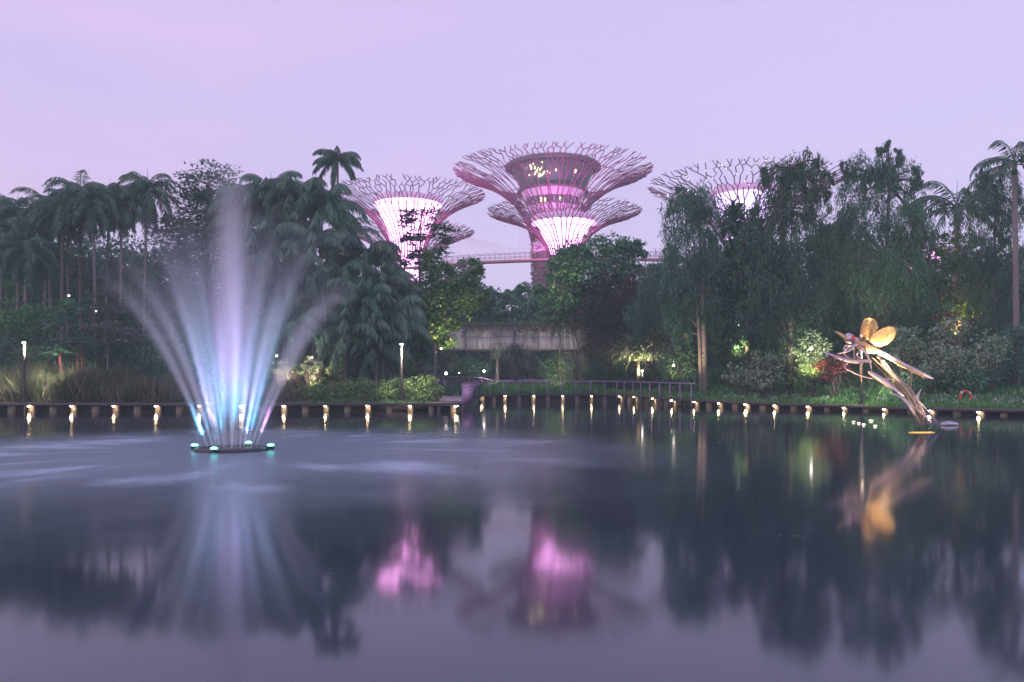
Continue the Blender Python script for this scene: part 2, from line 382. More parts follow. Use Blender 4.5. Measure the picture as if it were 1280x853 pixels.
def deck_lamp(px, label):
    global lamp_me
    p, a = bank_at(px); n = Vector((-math.sin(a), math.cos(a), 0))
    loc = p + n * 0.13; loc.z = p.z - 0.175
    r = empty('deck_lamp', loc, label, 'deck lamp', 'warm lamps under the boardwalk edge'); r.rotation_euler = (0, 0, a)
    if lamp_me is None:
        b = MB(); b.box((0, 0.0, 0.03), (0.30, 0.12, 0.03)); h = b.mesh('housing')
        b = MB(); b.ball((0, -0.02, -0.01), (0.11, 0.07, 0.045), 10); l = b.mesh('lens', smooth=True); lamp_me = (h, l)
    link('housing', lamp_me[0], M['pole'], r); ln_o = link('lens', lamp_me[1], M['lampwarm'], r)
    ln_o.scale = (random.uniform(0.7, 1.25), random.uniform(0.8, 1.2), random.uniform(0.75, 1.15)); ln_o.rotation_euler = (random.uniform(-.2, .2), random.uniform(-.25, .25), 0)
for i, px in enumerate([512, 459, 406, 354, 301, 248, 194, 141, 88, 35]):
    deck_lamp(px, f'warm lamp under the straight boardwalk edge, {ORD[i + 1]} counting from the railing corner')
deck_lamp(570, 'warm lamp under the straight boardwalk edge, at the railing corner beside the path')
for i, px in enumerate([602] + rail_l):
    deck_lamp(px, f'warm lamp under the railed boardwalk edge, {ORD[i]} counting from the path corner')
for i, px in enumerate(curve_l[:-1]):
    deck_lamp(px, f'warm lamp under the curved boardwalk edge without rail, {ORD[i]} counting from where the railing ends')

def railing(name, label, pts, postpts, h, z0, top_r=0.06, post_r=0.04, mid_r=None):
    r = empty(name, pts[0], label, 'railing')
    b = MB(); b.tube([p + Vector((0, 0, h)) for p in pts], top_r, 6); b.build('handrail', M['rail'], r)
    for p in postpts:
        b = MB(); b.box((p.x, p.y, p.z + (h + z0) / 2), (2 * post_r, 2 * post_r * 1.4, h - z0 - 0.02)); b.build('post', M['rail'], r)
    return r
def off(p, d, a): return p + Vector((-math.sin(a), math.cos(a), 0)) * d
rp = []; 
for px in [599, 630, 660, 700, 740, 770, 785, 800, 815, 830, 842, 856, 869]:
    p, a = bank_at(px); rp.append(p)
posts = [bank_at(px)[0] + Vector((0, -0.035, 0)) for px in [599, 612, 630, 648, 666, 684, 702, 720, 738, 756, 771, 780, 791, 801, 812, 824, 837, 850, 864]]
railing('railing', 'mauve metal railing along the boardwalk in front of the grass bed', rp, posts, 1.28, -0.55)
A_, B_ = BP[2] + Vector((0.03, 0.25, 0)), BP[3] + Vector((0, -0.2, 0))
rr = [A_.lerp(B_, i / 30) for i in range(31)]
rl = railing('railing', 'mauve railing of close set posts going back from the pond corner beside the path', rr[::5], rr, 1.32, -0.5, 0.05, 0.025)
b = MB()
for zz in (0.25, 0.5, 0.75, 1.0):
    b.tube([p + Vector((0.03, 0, zz)) for p in rr[::5]], 0.018, 4)
b.build('wires', M['rail'], rl)
# railing on the far edge of the path and the fence line behind the beds
fp = [Vector((x, y, gz(x, y))) for x, y in [(-6.3, 76), (-7.2, 81), (-8.2, 86)]]
fpp = [fp[0].lerp(fp[2], i / 12) for i in range(13)]
railing('railing', 'low dark mauve railing bending away behind the clipped shrubs', fp, [Vector((p.x, p.y, gz(p.x, p.y) )) for p in fpp], 1.1, -0.1, 0.04, 0.03)
fp = [Vector((x, 93, gz(x, 93))) for x in np.linspace(-8.0, 4, 9)]
railing('railing', 'long faint railing behind the grass bed under the concrete bridge', fp, fp, 1.2, -0.1, 0.035, 0.03)

def lamp_post(px, ytop, ybase, Y, label, bright=1.0):
    base = P(px, ybase, Y); base.z = min(base.z, gz(base.x, base.y) + 0.3); top = P(px, ytop, Y)
    r = empty('lamp_post', base, label, 'lamp post', 'slim black lamp posts round the pond')
    b = MB(); b.tube([base, base + Vector((0, 0, 0.3)), top], [0.11, 0.085, 0.075], 10); b.build('pole', M['pole'], r)
    b = MB(); b.box(base + Vector((0, 0, 0.06)), (0.34, 0.34, 0.12)); b.build('base_plate', M['pole'], r)
    b = MB(); b.box(top + Vector((0, 0, 0.10)), (0.3, 0.3, 0.05)); b.build('cap', M['pole'], r)
    b = MB(); b.ball(top + Vector((0, -0.06, 0.02)), (0.12, 0.12, 0.085), 10); b.build('lamp_head', M['postlamp'], r, True)
    return r
lamp_post(30.5, 429, 505, 54.5, 'black lamp post at the water edge lighting the reeds')
lamp_post(502, 431, 500, 57, 'black lamp post standing in the clipped shrubs near the path')
lamp_post(552, 436, 486, 70, 'black lamp post behind the shrubs beside the leafy lit tree')
lamp_post(803, 438, 478, 82, 'black lamp post in front of the lit blade leaved clump')
lamp_post(1077, 420, 506, 56.5, 'dark lamp post behind the dragonfly sculpture')

# ------------------------------------------------------------------ supertrees
def supertree(name, label, cx, Y, prof, core, trunk_r, n0=40, rod=0.11, dots=0, core_s=2.2, core_col=(1.0, 0.42, 0.92), trunkpart=True, seed=1, pk=4000, pod=None, light_z=None, leafy=True):
    """prof: (radius, z) along the flare; core: (radius, z) of the lit funnel inside"""
    rg = np.random.default_rng(seed)
    x0 = (cx - 640) / F * Y
    gz0 = gz(x0, Y)
    r = empty('supertree', (x0, Y, gz0), label, 'supertree', 'steel supertrees beyond the pond')
    pr = np.array([p[0] for p in prof]); pz = np.array([p[1] for p in prof])
    tt = np.linspace(0, 1, len(prof))
    def pt(th, u):
        rr_ = np.interp(u, tt, pr); z = np.interp(u, tt, pz)
        return Vector((x0 + rr_ * math.cos(th), Y + rr_ * math.sin(th), z))
    b = MB(); joints = []
    def seg(a, c, u, k=1.0):
        b.tube([a, c], [rod * k * (1.3 - 0.2 * u), rod * k * (1.3 - 0.25 * u)], 4, cap=False)
    us = [0.0, 0.2, 0.38, 0.52]
    level = []
    for i in range(n0):                     # straight ribs up the throat
        th = 2 * math.pi * i / n0 + rg.normal() * 0.015
        pp = pt(th, 0)
        for u in us[1:]:
            th += rg.normal() * 0.018; q = pt(th, u); seg(pp, q, u); pp = q
        level.append((th, pp))
    # every rib forks once, then a loose honeycomb runs out to the rim
    N = 2 * n0; stp = 2 * math.pi / N
    row = []
    for i, (th, pp) in enumerate(level):
        for sgn in (-1, 1):
            t2 = 2 * math.pi * i / n0 + sgn * stp / 2 + rg.normal() * 0.1 * stp; u = 0.61 + rg.normal() * 0.02
            q = pt(t2, u); seg(pp, q, u, 0.9); row.append(q)
    shift = 0.5
    for rnd, (ua, ub) in enumerate([(0.67, 0.72), (0.78, 0.83), (0.88, 0.925)]):
        up = []
        for i, q in enumerate(row):
            if q is None: up.append(None); continue
            u = ua + rg.normal() * 0.012; th = stp * (i + (0 if rnd % 2 == 0 else 0.5) - 0.5) + rg.normal() * 0.14 * stp
            q2 = pt(th, u); seg(q, q2, u, 0.85); up.append(q2); joints.append(q2)
        nxt = []; gone = 0
        for i in range(N):
            j0, j1 = (i, (i + 1) % N) if rnd % 2 == 0 else ((i - 1) % N, i)
            th = stp * (i + (0.5 if rnd % 2 == 0 else 0.0) - 0.5) + rg.normal() * 0.16 * stp
            q = pt(th, ub + rg.normal() * 0.014); lk = 0
            for j in (j0, j1):
                if up[j] is not None and (rg.random() < 0.80): seg(up[j], q, ub, 0.8); lk += 1
            nxt.append(q if lk else None)
            if lk: joints.append(q)
        row = nxt
    for i, q in enumerate(row):
        if q is None: continue
        th = math.atan2(q.y - Y, q.x - x0)
        for sgn in (-1, 1):
            if rg.random() < 0.85:
                q2 = pt(th + sgn * stp * (0.15 + 0.3 * rg.random()), 0.972 + 0.028 * rg.random()); q2.z += rg.normal() * 0.1; seg(q, q2, 1.0, 0.75)
    b.build('branches', M['rod'], r)
    for ring_u in (0.25, 0.45):
        b = MB(); b.tube([pt(2 * math.pi * k / 48, ring_u) for k in range(49)], rod * 0.7, 4, cap=False); b.build('hoop', M['rod'], r)
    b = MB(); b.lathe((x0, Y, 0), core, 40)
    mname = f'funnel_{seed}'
    M[mname] = emit('glow_funnel', core_col, core_s)
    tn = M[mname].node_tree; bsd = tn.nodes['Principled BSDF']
    # floodlighting of the membrane put in as emission, in brighter and duller strips
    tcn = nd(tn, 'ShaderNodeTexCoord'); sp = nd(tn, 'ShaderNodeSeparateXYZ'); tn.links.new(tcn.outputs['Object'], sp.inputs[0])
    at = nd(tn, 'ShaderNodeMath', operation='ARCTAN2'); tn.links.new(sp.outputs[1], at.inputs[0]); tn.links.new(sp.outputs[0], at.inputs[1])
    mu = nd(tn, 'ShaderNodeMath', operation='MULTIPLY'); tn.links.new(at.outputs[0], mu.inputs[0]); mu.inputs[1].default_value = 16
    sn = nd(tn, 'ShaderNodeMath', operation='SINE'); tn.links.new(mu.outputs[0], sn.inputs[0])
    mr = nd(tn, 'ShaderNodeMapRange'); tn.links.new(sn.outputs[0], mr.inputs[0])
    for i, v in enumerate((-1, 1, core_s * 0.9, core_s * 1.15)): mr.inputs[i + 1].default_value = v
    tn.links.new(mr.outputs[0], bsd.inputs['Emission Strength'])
    f = b.build('glow_funnel', M[mname], r, True)
    b = MB(); rt, zt = core[-1]; b.lathe((x0, Y, 0), [(rt + 0.05, zt - 0.9), (rt + 0.25, zt), (rt + 0.02, zt + 0.25)], 40); b.build('funnel_rim', M['podpink'], r, True)
    # planted trunk
    zb, zt = gz0 - 0.5, prof[0][1] + 1.0
    b = MB(); b.lathe((x0, Y, 0), [(trunk_r * 1.12, zb), (trunk_r, zb + (zt - zb) * 0.4), (trunk_r * 0.97, zt)], 28); b.build('trunk', M['bark_st'], r, True)
    if leafy:
        n = int(130 * trunk_r * 6)
        th = rg.uniform(0, 2 * math.pi, n); z = rg.uniform(zb, zt - 0.6, n)
        c = np.stack([x0 + trunk_r * np.cos(th), Y + trunk_r * np.sin(th), z], -1)
        d = np.stack([np.cos(th), np.sin(th), -0.3 + 0 * th], -1) + rg.normal(size=(n, 3)) * 0.5
        b = MB(); b.leaves(c, d, rg.uniform(0.35, 0.8, n), rg.uniform(0.18, 0.35, n)); b.build('planting', M['leaf_st'], r)
    if dots:
        js = [q for q in joints]; rg.shuffle(js)
        b = MB()
        for q in js[:dots]: b.ball(q, 0.095, 6)
        b.build('dot_lights', M['dot'], r)['kind'] = 'stuff'
    for k in range(6):
        a = k * math.pi / 3 + 0.3; rr_ = core[0][0] + 0.9
        q0 = Vector((x0 + rr_ * math.cos(a), Y + rr_ * math.sin(a), prof[1][1])); q1 = Vector((x0 + pr[-1] * 0.62 * math.cos(a), Y + pr[-1] * 0.62 * math.sin(a), pz[-1]))
        spot('canopy_flood', q0, q1, pk * 0.8, (1.0, 0.36, 0.85), 75, 0.8, 0.3, r)
    if pod: pod(r, x0, Y)
    return r
M['bark_st'] = plain('planted_trunk_skin', (0.22, 0.13, 0.16), 0.9, bump=0.8, scale=1.2, var=0.6)
M['leaf_st'] = leafmat('trunk_planting', (0.08, 0.08, 0.06), (0.25, 0.15, 0.18), (0.5, 0.3, 0.38))

def big_pod(r, x0, Y):
    def ring(name, prof, m, n=56):
        b = MB(); b.lathe((x0, Y, 0), prof, n); return b.build(name, m, r, True)
    def mull(nm, z0, z1, r0, r1, n, w, m):
        b = MB()
        for k in range(n):
            a = 2 * math.pi * k / n
            p0 = Vector((x0 + r0 * math.cos(a), Y + r0 * math.sin(a), z0)); p1 = Vector((x0 + r1 * math.cos(a), Y + r1 * math.sin(a), z1))
            b.tube([p0, p1], w, 4, cap=False)
        return b.build(nm, m, r)
    ring('roof', [(0.05, 47.3), (7.5, 47.1), (9.5, 46.7), (9.9, 46.35), (9.9, 46.0), (9.2, 45.8)], M['podroof'])
    ring('restaurant_glazing', [(8.5, 45.8), (7.2, 43.0), (6.3, 41.4)], M['glassdark'])
    mull('glazing_bars', 41.5, 45.8, 6.4, 8.6, 24, 0.07, M['podroof'])
    ring('balcony', [(6.2, 41.4), (7.3, 41.35), (7.4, 41.05), (7.1, 40.95), (6.2, 40.95)], M['podroof'])
    ring('pink_band', [(6.5, 40.93), (6.2, 39.9), (6.0, 39.4)], M['podpink'])
    ring('window_band', [(5.7, 39.4), (5.3, 37.9)], M['glassdark'])
    mull('window_grille', 37.9, 39.4, 5.35, 5.75, 36, 0.06, M['podpink'])
    ring('pink_band', [(5.5, 37.9), (5.05, 36.6), (4.8, 36.0)], M['podpink'])
    ring('window_band', [(4.7, 36.0), (4.4, 33.6)], M['glassdark'])
    for z in (34.2, 34.9, 35.6): ring('floor_edge', [(4.5 + (z - 34.2) * 0.15, z - 0.12), (4.75 + (z - 34.2) * 0.15, z), (4.5 + (z - 34.2) * 0.2, z + 0.12)], M['rod'])
    ring('lower_wall', [(4.4, 33.6), (4.15, 31.0)], M['podroof'])
    b = MB(); rg = np.random.default_rng(3)
    for k in range(30):
        a = -math.pi / 2 - 0.40 + rg.normal() * 0.13; z = 42.8 + rg.random() * 2.4
        rr_ = 7.25 + (z - 42.8) * 0.46
        b.ball((x0 + rr_ * math.cos(a), Y + rr_ * math.sin(a), z), (0.1, 0.1, 0.16 + 0.2 * rg.random()), 6)
    b.build('chandelier', M['chand'], r)
    for a, z, rr_, w_, h_ in [(-2.05, 38.6, 5.58, 0.5, 0.9), (-1.9, 38.5, 5.58, 0.35, 0.8), (-1.35, 38.6, 5.58, 0.3, 0.8), (-2.0, 34.6, 4.6, 0.35, 0.7), (-1.85, 34.4, 4.6, 0.3, 0.7), (-1.0, 43.8, 7.75, 0.4, 0.8)]:
        b = MB(); b.box((x0 + rr_ * math.cos(a), Y + rr_ * math.sin(a), z), (w_, 0.08, h_), a + math.pi / 2); b.build('lit_window', M['winglow'], r)
    b = MB(); b.tube([(x0 + 6, Y, 47), (x0 + 6, Y, 51)], 0.06, 5); b.build('mast', M['podroof'], r)
M['chand'] = emit('chandelier_glow', (1.0, 0.78, 0.45), 6)

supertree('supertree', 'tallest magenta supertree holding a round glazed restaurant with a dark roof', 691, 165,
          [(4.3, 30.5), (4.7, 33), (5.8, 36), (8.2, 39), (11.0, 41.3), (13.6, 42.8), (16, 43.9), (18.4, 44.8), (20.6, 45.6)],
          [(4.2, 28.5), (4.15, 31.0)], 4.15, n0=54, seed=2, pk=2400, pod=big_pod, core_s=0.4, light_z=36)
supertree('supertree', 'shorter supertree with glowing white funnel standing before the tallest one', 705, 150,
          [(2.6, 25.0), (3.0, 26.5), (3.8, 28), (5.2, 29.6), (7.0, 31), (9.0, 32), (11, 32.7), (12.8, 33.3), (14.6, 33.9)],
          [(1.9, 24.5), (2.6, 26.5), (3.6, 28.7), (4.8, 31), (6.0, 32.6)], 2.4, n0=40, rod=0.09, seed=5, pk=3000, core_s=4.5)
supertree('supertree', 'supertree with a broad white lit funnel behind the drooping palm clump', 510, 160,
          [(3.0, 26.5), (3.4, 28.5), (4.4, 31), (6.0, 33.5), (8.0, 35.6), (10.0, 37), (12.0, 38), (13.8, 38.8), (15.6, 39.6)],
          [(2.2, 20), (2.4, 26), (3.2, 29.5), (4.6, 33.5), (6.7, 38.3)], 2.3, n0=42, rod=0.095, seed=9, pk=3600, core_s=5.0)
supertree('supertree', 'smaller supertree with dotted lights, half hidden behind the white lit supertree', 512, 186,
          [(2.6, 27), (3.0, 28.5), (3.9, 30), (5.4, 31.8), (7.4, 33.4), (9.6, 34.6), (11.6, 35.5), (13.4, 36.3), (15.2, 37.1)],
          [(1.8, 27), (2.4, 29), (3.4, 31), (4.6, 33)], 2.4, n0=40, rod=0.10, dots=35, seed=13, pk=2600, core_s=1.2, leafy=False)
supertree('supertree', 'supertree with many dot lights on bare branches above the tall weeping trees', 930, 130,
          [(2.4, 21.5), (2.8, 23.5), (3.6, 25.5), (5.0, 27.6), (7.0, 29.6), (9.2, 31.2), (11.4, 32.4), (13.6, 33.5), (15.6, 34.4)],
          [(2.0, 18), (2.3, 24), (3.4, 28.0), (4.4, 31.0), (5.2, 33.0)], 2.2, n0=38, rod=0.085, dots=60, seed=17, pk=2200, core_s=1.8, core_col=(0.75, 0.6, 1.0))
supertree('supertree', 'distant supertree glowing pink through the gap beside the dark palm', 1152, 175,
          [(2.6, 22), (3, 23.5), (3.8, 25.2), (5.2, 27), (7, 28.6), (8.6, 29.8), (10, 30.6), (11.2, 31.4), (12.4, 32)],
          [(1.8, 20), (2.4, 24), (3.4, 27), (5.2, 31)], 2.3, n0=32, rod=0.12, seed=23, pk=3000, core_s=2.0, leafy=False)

# skyway
sk = [P(495, 336, 158), P(545, 331, 157), P(600, 327, 156), P(650, 325, 155.5), P(700, 323.5, 155), P(790, 323, 156), P(835, 324, 158), P(900, 328, 162)]
sky_pts = []
for a, c in zip(sk, sk[1:]):
    for i in range(8): sky_pts.append(a.lerp(c, i / 8))
sky_pts.append(sk[-1])
r = empty('skyway_bridge', sk[3], 'slender suspended walkway between the supertrees', 'footbridge')
M['skydeck'] = plain('skyway_deck', (0.62, 0.32, 0.38), 0.5, scale=1, var=0.1)
strip('deck', sky_pts, r, -0.8, 0.8, -0.45, 0.0, M['skydeck'])
M['skyrail'] = plain('skyway_rail', (0.42, 0.22, 0.36), 0.5, var=0.1)
for s_ in (-0.8, 0.8):
    b = MB()
    for zz in (0.55, 1.25): b.tube([p + Vector((0, s_, zz)) for p in sky_pts], 0.045, 4)
    for p in sky_pts[::1]: b.tube([p + Vector((0, s_, 0)), p + Vector((0, s_, 1.25))], 0.04, 4)
    b.build('railing', M['skyrail'], r)
b = MB()
for k in range(9):
    b.tube([P(575 - 2 * k, 290, 160), sky_pts[10 + 2 * k] + Vector((0, 0, 1.2))], 0.018, 3)
for k in range(5):
    b.tube([P(650 + 4 * k, 285, 150), sky_pts[24 + k] + Vector((0, 0, 1.2))], 0.018, 3)
b.build('stay_cables', M['skyrail'], r)

# ------------------------------------------------------------------ concrete bridge with planter
def bridge():
    Y = 98.0
    x0, x1 = (520 - 640) / F * Y, (735 - 640) / F * Y
    zt0, zb0 = CH + (HY - 411) / F * Y, CH + (HY - 437.5) / F * Y
    r = empty('concrete_bridge', ((x0 + x1) / 2, Y, zb0), 'weathered concrete beam bridge with creepers along its top', 'bridge')
    m, t, bs = mat('bridge_concrete')
    tcn = nd(t, 'ShaderNodeTexCoord'); mpn = nd(t, 'ShaderNodeMapping'); mpn.inputs['Scale'].default_value = (1.6, 1, 0.25)
    t.links.new(tcn.outputs['Object'], mpn.inputs[0])
    n1 = nd(t, 'ShaderNodeTexNoise'); n1.inputs['Scale'].default_value = 1.1; n1.inputs['Detail'].default_value = 7; n1.inputs['Roughness'].default_value = 0.65; t.links.new(mpn.outputs[0], n1.inputs['Vector'])
    rp_ = nd(t, 'ShaderNodeValToRGB'); rp_.color_ramp.elements[0].position = 0.33; rp_.color_ramp.elements[0].color = (0.22, 0.18, 0.18, 1)
    rp_.color_ramp.elements[1].position = 0.55; rp_.color_ramp.elements[1].color = (0.58, 0.53, 0.55, 1)
    t.links.new(n1.outputs[0], rp_.inputs[0]); t.links.new(rp_.outputs[0], bs.inputs['Base Color']); bs.inputs['Roughness'].default_value = 0.9
    n = 7; wdt = (x1 - x0) / n; zm = (zt0 + zb0) / 2 + 0.25
    for k in range(n):
        for z0, z1 in ((zb0, zm - 0.02), (zm + 0.02, zt0)):
            b = MB(); b.box((x0 + (k + 0.5) * wdt, Y, (z0 + z1) / 2), (wdt - 0.05, 0.3, z1 - z0)); b.build('panel', m, r)
    b = MB(); b.box(((x0 + x1) / 2, Y + 1.9, (zt0 + zb0) / 2), (x1 - x0, 3.4, zt0 - zb0 - 0.3)); b.build('deck_slab', M['fascia'], r)
    b = MB(); b.box(((x0 + x1) / 2, Y - 0.05, zb0 - 0.12), (x1 - x0, 0.5, 0.22)); b.build('soffit_edge', M['fascia'], r)
    b = MB(); b.box(((x0 + x1) / 2, Y + 0.05, zt0 + 0.10), (x1 - x0, 0.5, 0.16)); b.build('coping', M['concrete'], r)
    for px in (528, 712):
        X = (px - 640) / F * Y; b = MB(); b.box((X, Y + 1.9, (zb0 + gz(X, Y)) / 2 - 0.4), (1.6, 2.6, zb0 - gz(X, Y) + 0.6)); b.build('pier', M['concrete'], r)
    c = rng.uniform(0, 1, (5200, 3)); hang = rng.random(5200) ** 2.2
    cc = np.stack([x0 + c[:, 0] * (x1 - x0), Y - 0.5 + c[:, 1] * 1.0, zt0 + 0.45 - hang * 1.5 * (0.6 + 0.5 * np.sin(c[:, 0] * 30) ** 2) + c[:, 2] * 0.3], -1)
    b = MB(); b.leaves(cc, rng.normal(size=(5200, 3)) + np.array([0, -0.5, -0.4]), rng.uniform(0.15, 0.32, 5200), 0.17); o = b.build('creeper', M['leaf_ivy'])
    tag(o, 'pale creeper trailing along the top of the concrete bridge', 'creeper')
bridge()

# ------------------------------------------------------------------ vegetation
def land_y(px, d):
    return bank_at(min(1600, max(-350, px)))[0].y + d
def crown_leaves(b, cen, rad, n_clump, per, L, Wd, style='broad', shell=0.5, sig=0.16):
    """clumps of leaves through an ellipsoid, thicker towards its skin"""
    cen = np.array(cen, float); rad = np.array(rad, float)
    v = rng.normal(size=(n_clump, 3)); v /= np.linalg.norm(v, axis=1, keepdims=True)
    rr_ = shell + (1.05 - shell) * rng.random((n_clump, 1)) ** 0.7 + 0.22 * np.clip(rng.normal(size=(n_clump, 1)), -0.5, 1.6) * (rng.random((n_clump, 1)) < 0.3)
    cc = cen + v * rr_ * rad
    mr = float(np.cbrt(rad.prod()))
    sg = np.array([1, 1, 0.55]) * sig * mr
    if style == 'weep': sg = np.array([0.55, 0.55, 1.5]) * sig * mr
    if style == 'tier': sg = np.array([1.6, 1.6, 0.25]) * sig * mr
    c = np.repeat(cc, per, 0) + rng.normal(size=(n_clump * per, 3)) * sg
    n = len(c); out_ = np.repeat(v, per, 0)
    if style == 'weep':
        d = rng.normal(size=(n, 3)) * 0.35 + np.array([0, 0, -1.0]) + out_ * 0.25
        b.leaves(c, d, L * rng.uniform(0.7, 1.3, n), Wd * rng.uniform(0.7, 1.2, n))
    elif style == 'tier':
        d = rng.normal(size=(n, 3)) * np.array([1, 1, 0.2]) + out_ * 0.4
        nn = rng.normal(size=(n, 3)) * 0.3 + np.array([0, 0, 1.0])
        b.leaves(c, d, L * rng.uniform(0.7, 1.3, n), Wd * rng.uniform(0.7, 1.2, n), nn)
    else:
        d = rng.normal(size=(n, 3)) * 0.8 + out_ * 0.6 + np.array([0, 0, -0.25])
        nn = rng.normal(size=(n, 3)) * 0.6 + np.array([0, 0, 1.0])
        b.leaves(c, d, L * rng.uniform(0.6, 1.3, n), Wd * rng.uniform(0.7, 1.2, n), nn)
    return cc
def tree(name, label, cat, Y, trunk, lobes, L, Wd, m, bark, tr=0.2, dens=1.0, style='broad', group=None, sig=0.16, shell=0.5, per=16, depth=1.0, extra_trunks=(), base_below=0.3):
    """trunk: pixel points from the ground up at distance Y; lobes: (px, py, rx, ry) in photo pixels at distance Y"""
    Y = max(Y, land_y(trunk[0][0], 6.0))
    tp = [P(px, py, Y) for px, py in trunk]
    base = tp[0].copy(); base.z = min(base.z, gz(base.x, base.y)); tp[0] = base - Vector((0, 0, base_below))
    r = empty(name, base, label, cat, group)
    k = Y / F
    b = MB(); nt_ = len(tp)
    b.tube(tp, [tr * (1.15 - 0.75 * i / (nt_ - 1)) for i in range(nt_)], 9)
    for et in extra_trunks:
        ep = [P(px, py, Y) for px, py in et[1]]
        ep[0].z = min(ep[0].z, gz(ep[0].x, ep[0].y)) - 0.3
        b.tube(ep, [et[0] * (1.1 - 0.6 * i / (len(ep) - 1)) for i in range(len(ep))], 8)
    cb = MB()
    if style != 'tier':
        more = []
        for (px, py, rx, ry) in lobes:
            for _ in range(3):
                a_ = rng.random() * 6.283; f_ = rng.uniform(0.22, 0.42)
                more.append((px + math.cos(a_) * rx * 1.05, py - math.sin(a_) * ry * 1.0, rx * f_, ry * f_ * 1.2))
        lobes = list(lobes) + more
    for (px, py, rx, ry) in lobes:
        yo = rng.normal() * 0.25 * rx * k * depth
        cen = P(px, py, Y) + Vector((0, yo, 0)); rad_ = (rx * k, rx * k * depth, ry * k)
        vol = rx * ry * k * k
        nc = max(10, int(vol * 29 * dens * (0.3 / L) ** 1.3))
        cc = crown_leaves(cb, cen, rad_, nc, per, L, Wd, style, shell, sig)
        # limbs out into the lobe
        fz = [p for p in tp if p.z < cen.z] or [tp[0]]
        st = min(tp[1:], key=lambda p: (p - cen).length) if nt_ > 1 else tp[0]
        if (st - cen).length > 0.3:
            mid_ = st.lerp(cen, 0.5) + Vector((rng.normal() * 0.2, rng.normal() * 0.2, 0.25))
            b.tube([st, mid_, cen], [tr * 0.42, tr * 0.28, tr * 0.14], 6)
        for q in cc[:: max(1, len(cc) // 7)]:
            q = Vector(q); b.tube([cen, cen.lerp(q, 0.55) + Vector((0, 0, 0.1)), q], [tr * 0.16, tr * 0.1, 0.015], 4, cap=False)
    b.build('trunk', M[bark], r, True)
    cb.build('crown', M[m], r)
    return r

# palms ---------------------------------------------------------------
def palm_crown(nf, Lf, e0, e1, droop, ll, lw, nl=26, hang=0.8, side=0.8, two=1, seed=0, jit=0.15):
    """fronds as arched ribs carrying rows of narrow leaflets, about the origin"""
    rg = np.random.default_rng(seed); b = MB()
    for i in range(nf):
        az = i * 2.39996 + rg.normal() * 0.2; f = i / max(1, nf - 1)
        el0 = e1 + (e0 - e1) * f + rg.normal() * 0.1
        Lr = Lf * rg.uniform(0.85, 1.12); K = 10; p = Vector((0, 0, 0)); pts = [p.copy()]; dirs = []
        for s_ in range(K):
            a = el0 - droop * ((s_ + 0.5) / K) ** 1.3 * (1.1 if el0 > 0.3 else 0.7)
            a = max(a, -1.45)
            d = Vector((math.cos(az) * math.cos(a), math.sin(az) * math.cos(a), math.sin(a))); dirs.append(d)
            p = p + d * Lr / K; pts.append(p.copy())
        b.tube(pts, [0.045 * (1 - 0.8 * j / K) + 0.008 for j in range(K + 1)], 4, cap=False)
        t_ = np.linspace(0.14, 1.0, nl); idx = np.minimum((t_ * K).astype(int), K - 1)
        P0 = np.array([tuple(q) for q in pts]); D0 = np.array([tuple(q) for q in dirs])
        c = P0[idx] + (P0[idx + 1] - P0[idx]) * (t_ * K - idx)[:, None]
        dd = D0[idx]; sd = np.array([-math.sin(az), math.cos(az), 0.0])
        prof_ = ll * (0.35 + 0.65 * np.sin(np.clip(t_ * 1.05, 0, 1) * math.pi * 0.82 + 0.25))
        for sg in (-1, 1):
            for q in range(two):
                d = dd * 0.55 + sd * sg * side + np.array([0, 0, -hang]) + rg.normal(size=dd.shape) * jit
                nn = np.cross(dd, d)
                b.leaves(c, d, prof_ * rg.uniform(0.85, 1.1, nl), lw, nn + rg.normal(size=dd.shape) * 0.3, 0.3)
    return b
CROWNS = {}
for k in range(3):
    CROWNS['fox', k] = palm_crown(34, 3.4, -1.0, 1.35, 2.0, 0.9, 0.085, 36, 0.6, 0.7, 1, 40 + k).mesh('fox_crown')
    CROWNS['royal', k] = palm_crown(15, 3.9, -0.25, 1.25, 1.9, 0.95, 0.09, 36, 0.75, 0.6, 1, 50 + k).mesh('royal_crown')
    CROWNS['droop', k] = palm_crown(20, 3.7, -0.5, 1.42, 1.8, 1.2, 0.14, 44, 1.15, 0.55, 1, 60 + k, 0.1).mesh('droop_crown')
    CROWNS['small', k] = palm_crown(9, 1.5, 0.1, 1.35, 1.2, 0.5, 0.08, 16, 0.3, 0.8, 1, 70 + k).mesh('small_crown')
CROWNS['dead', 0] = palm_crown(12, 1.9, -1.1, -0.35, 0.7, 0.7, 0.08, 18, 0.9, 0.5, 1, 80).mesh('dead_crown')
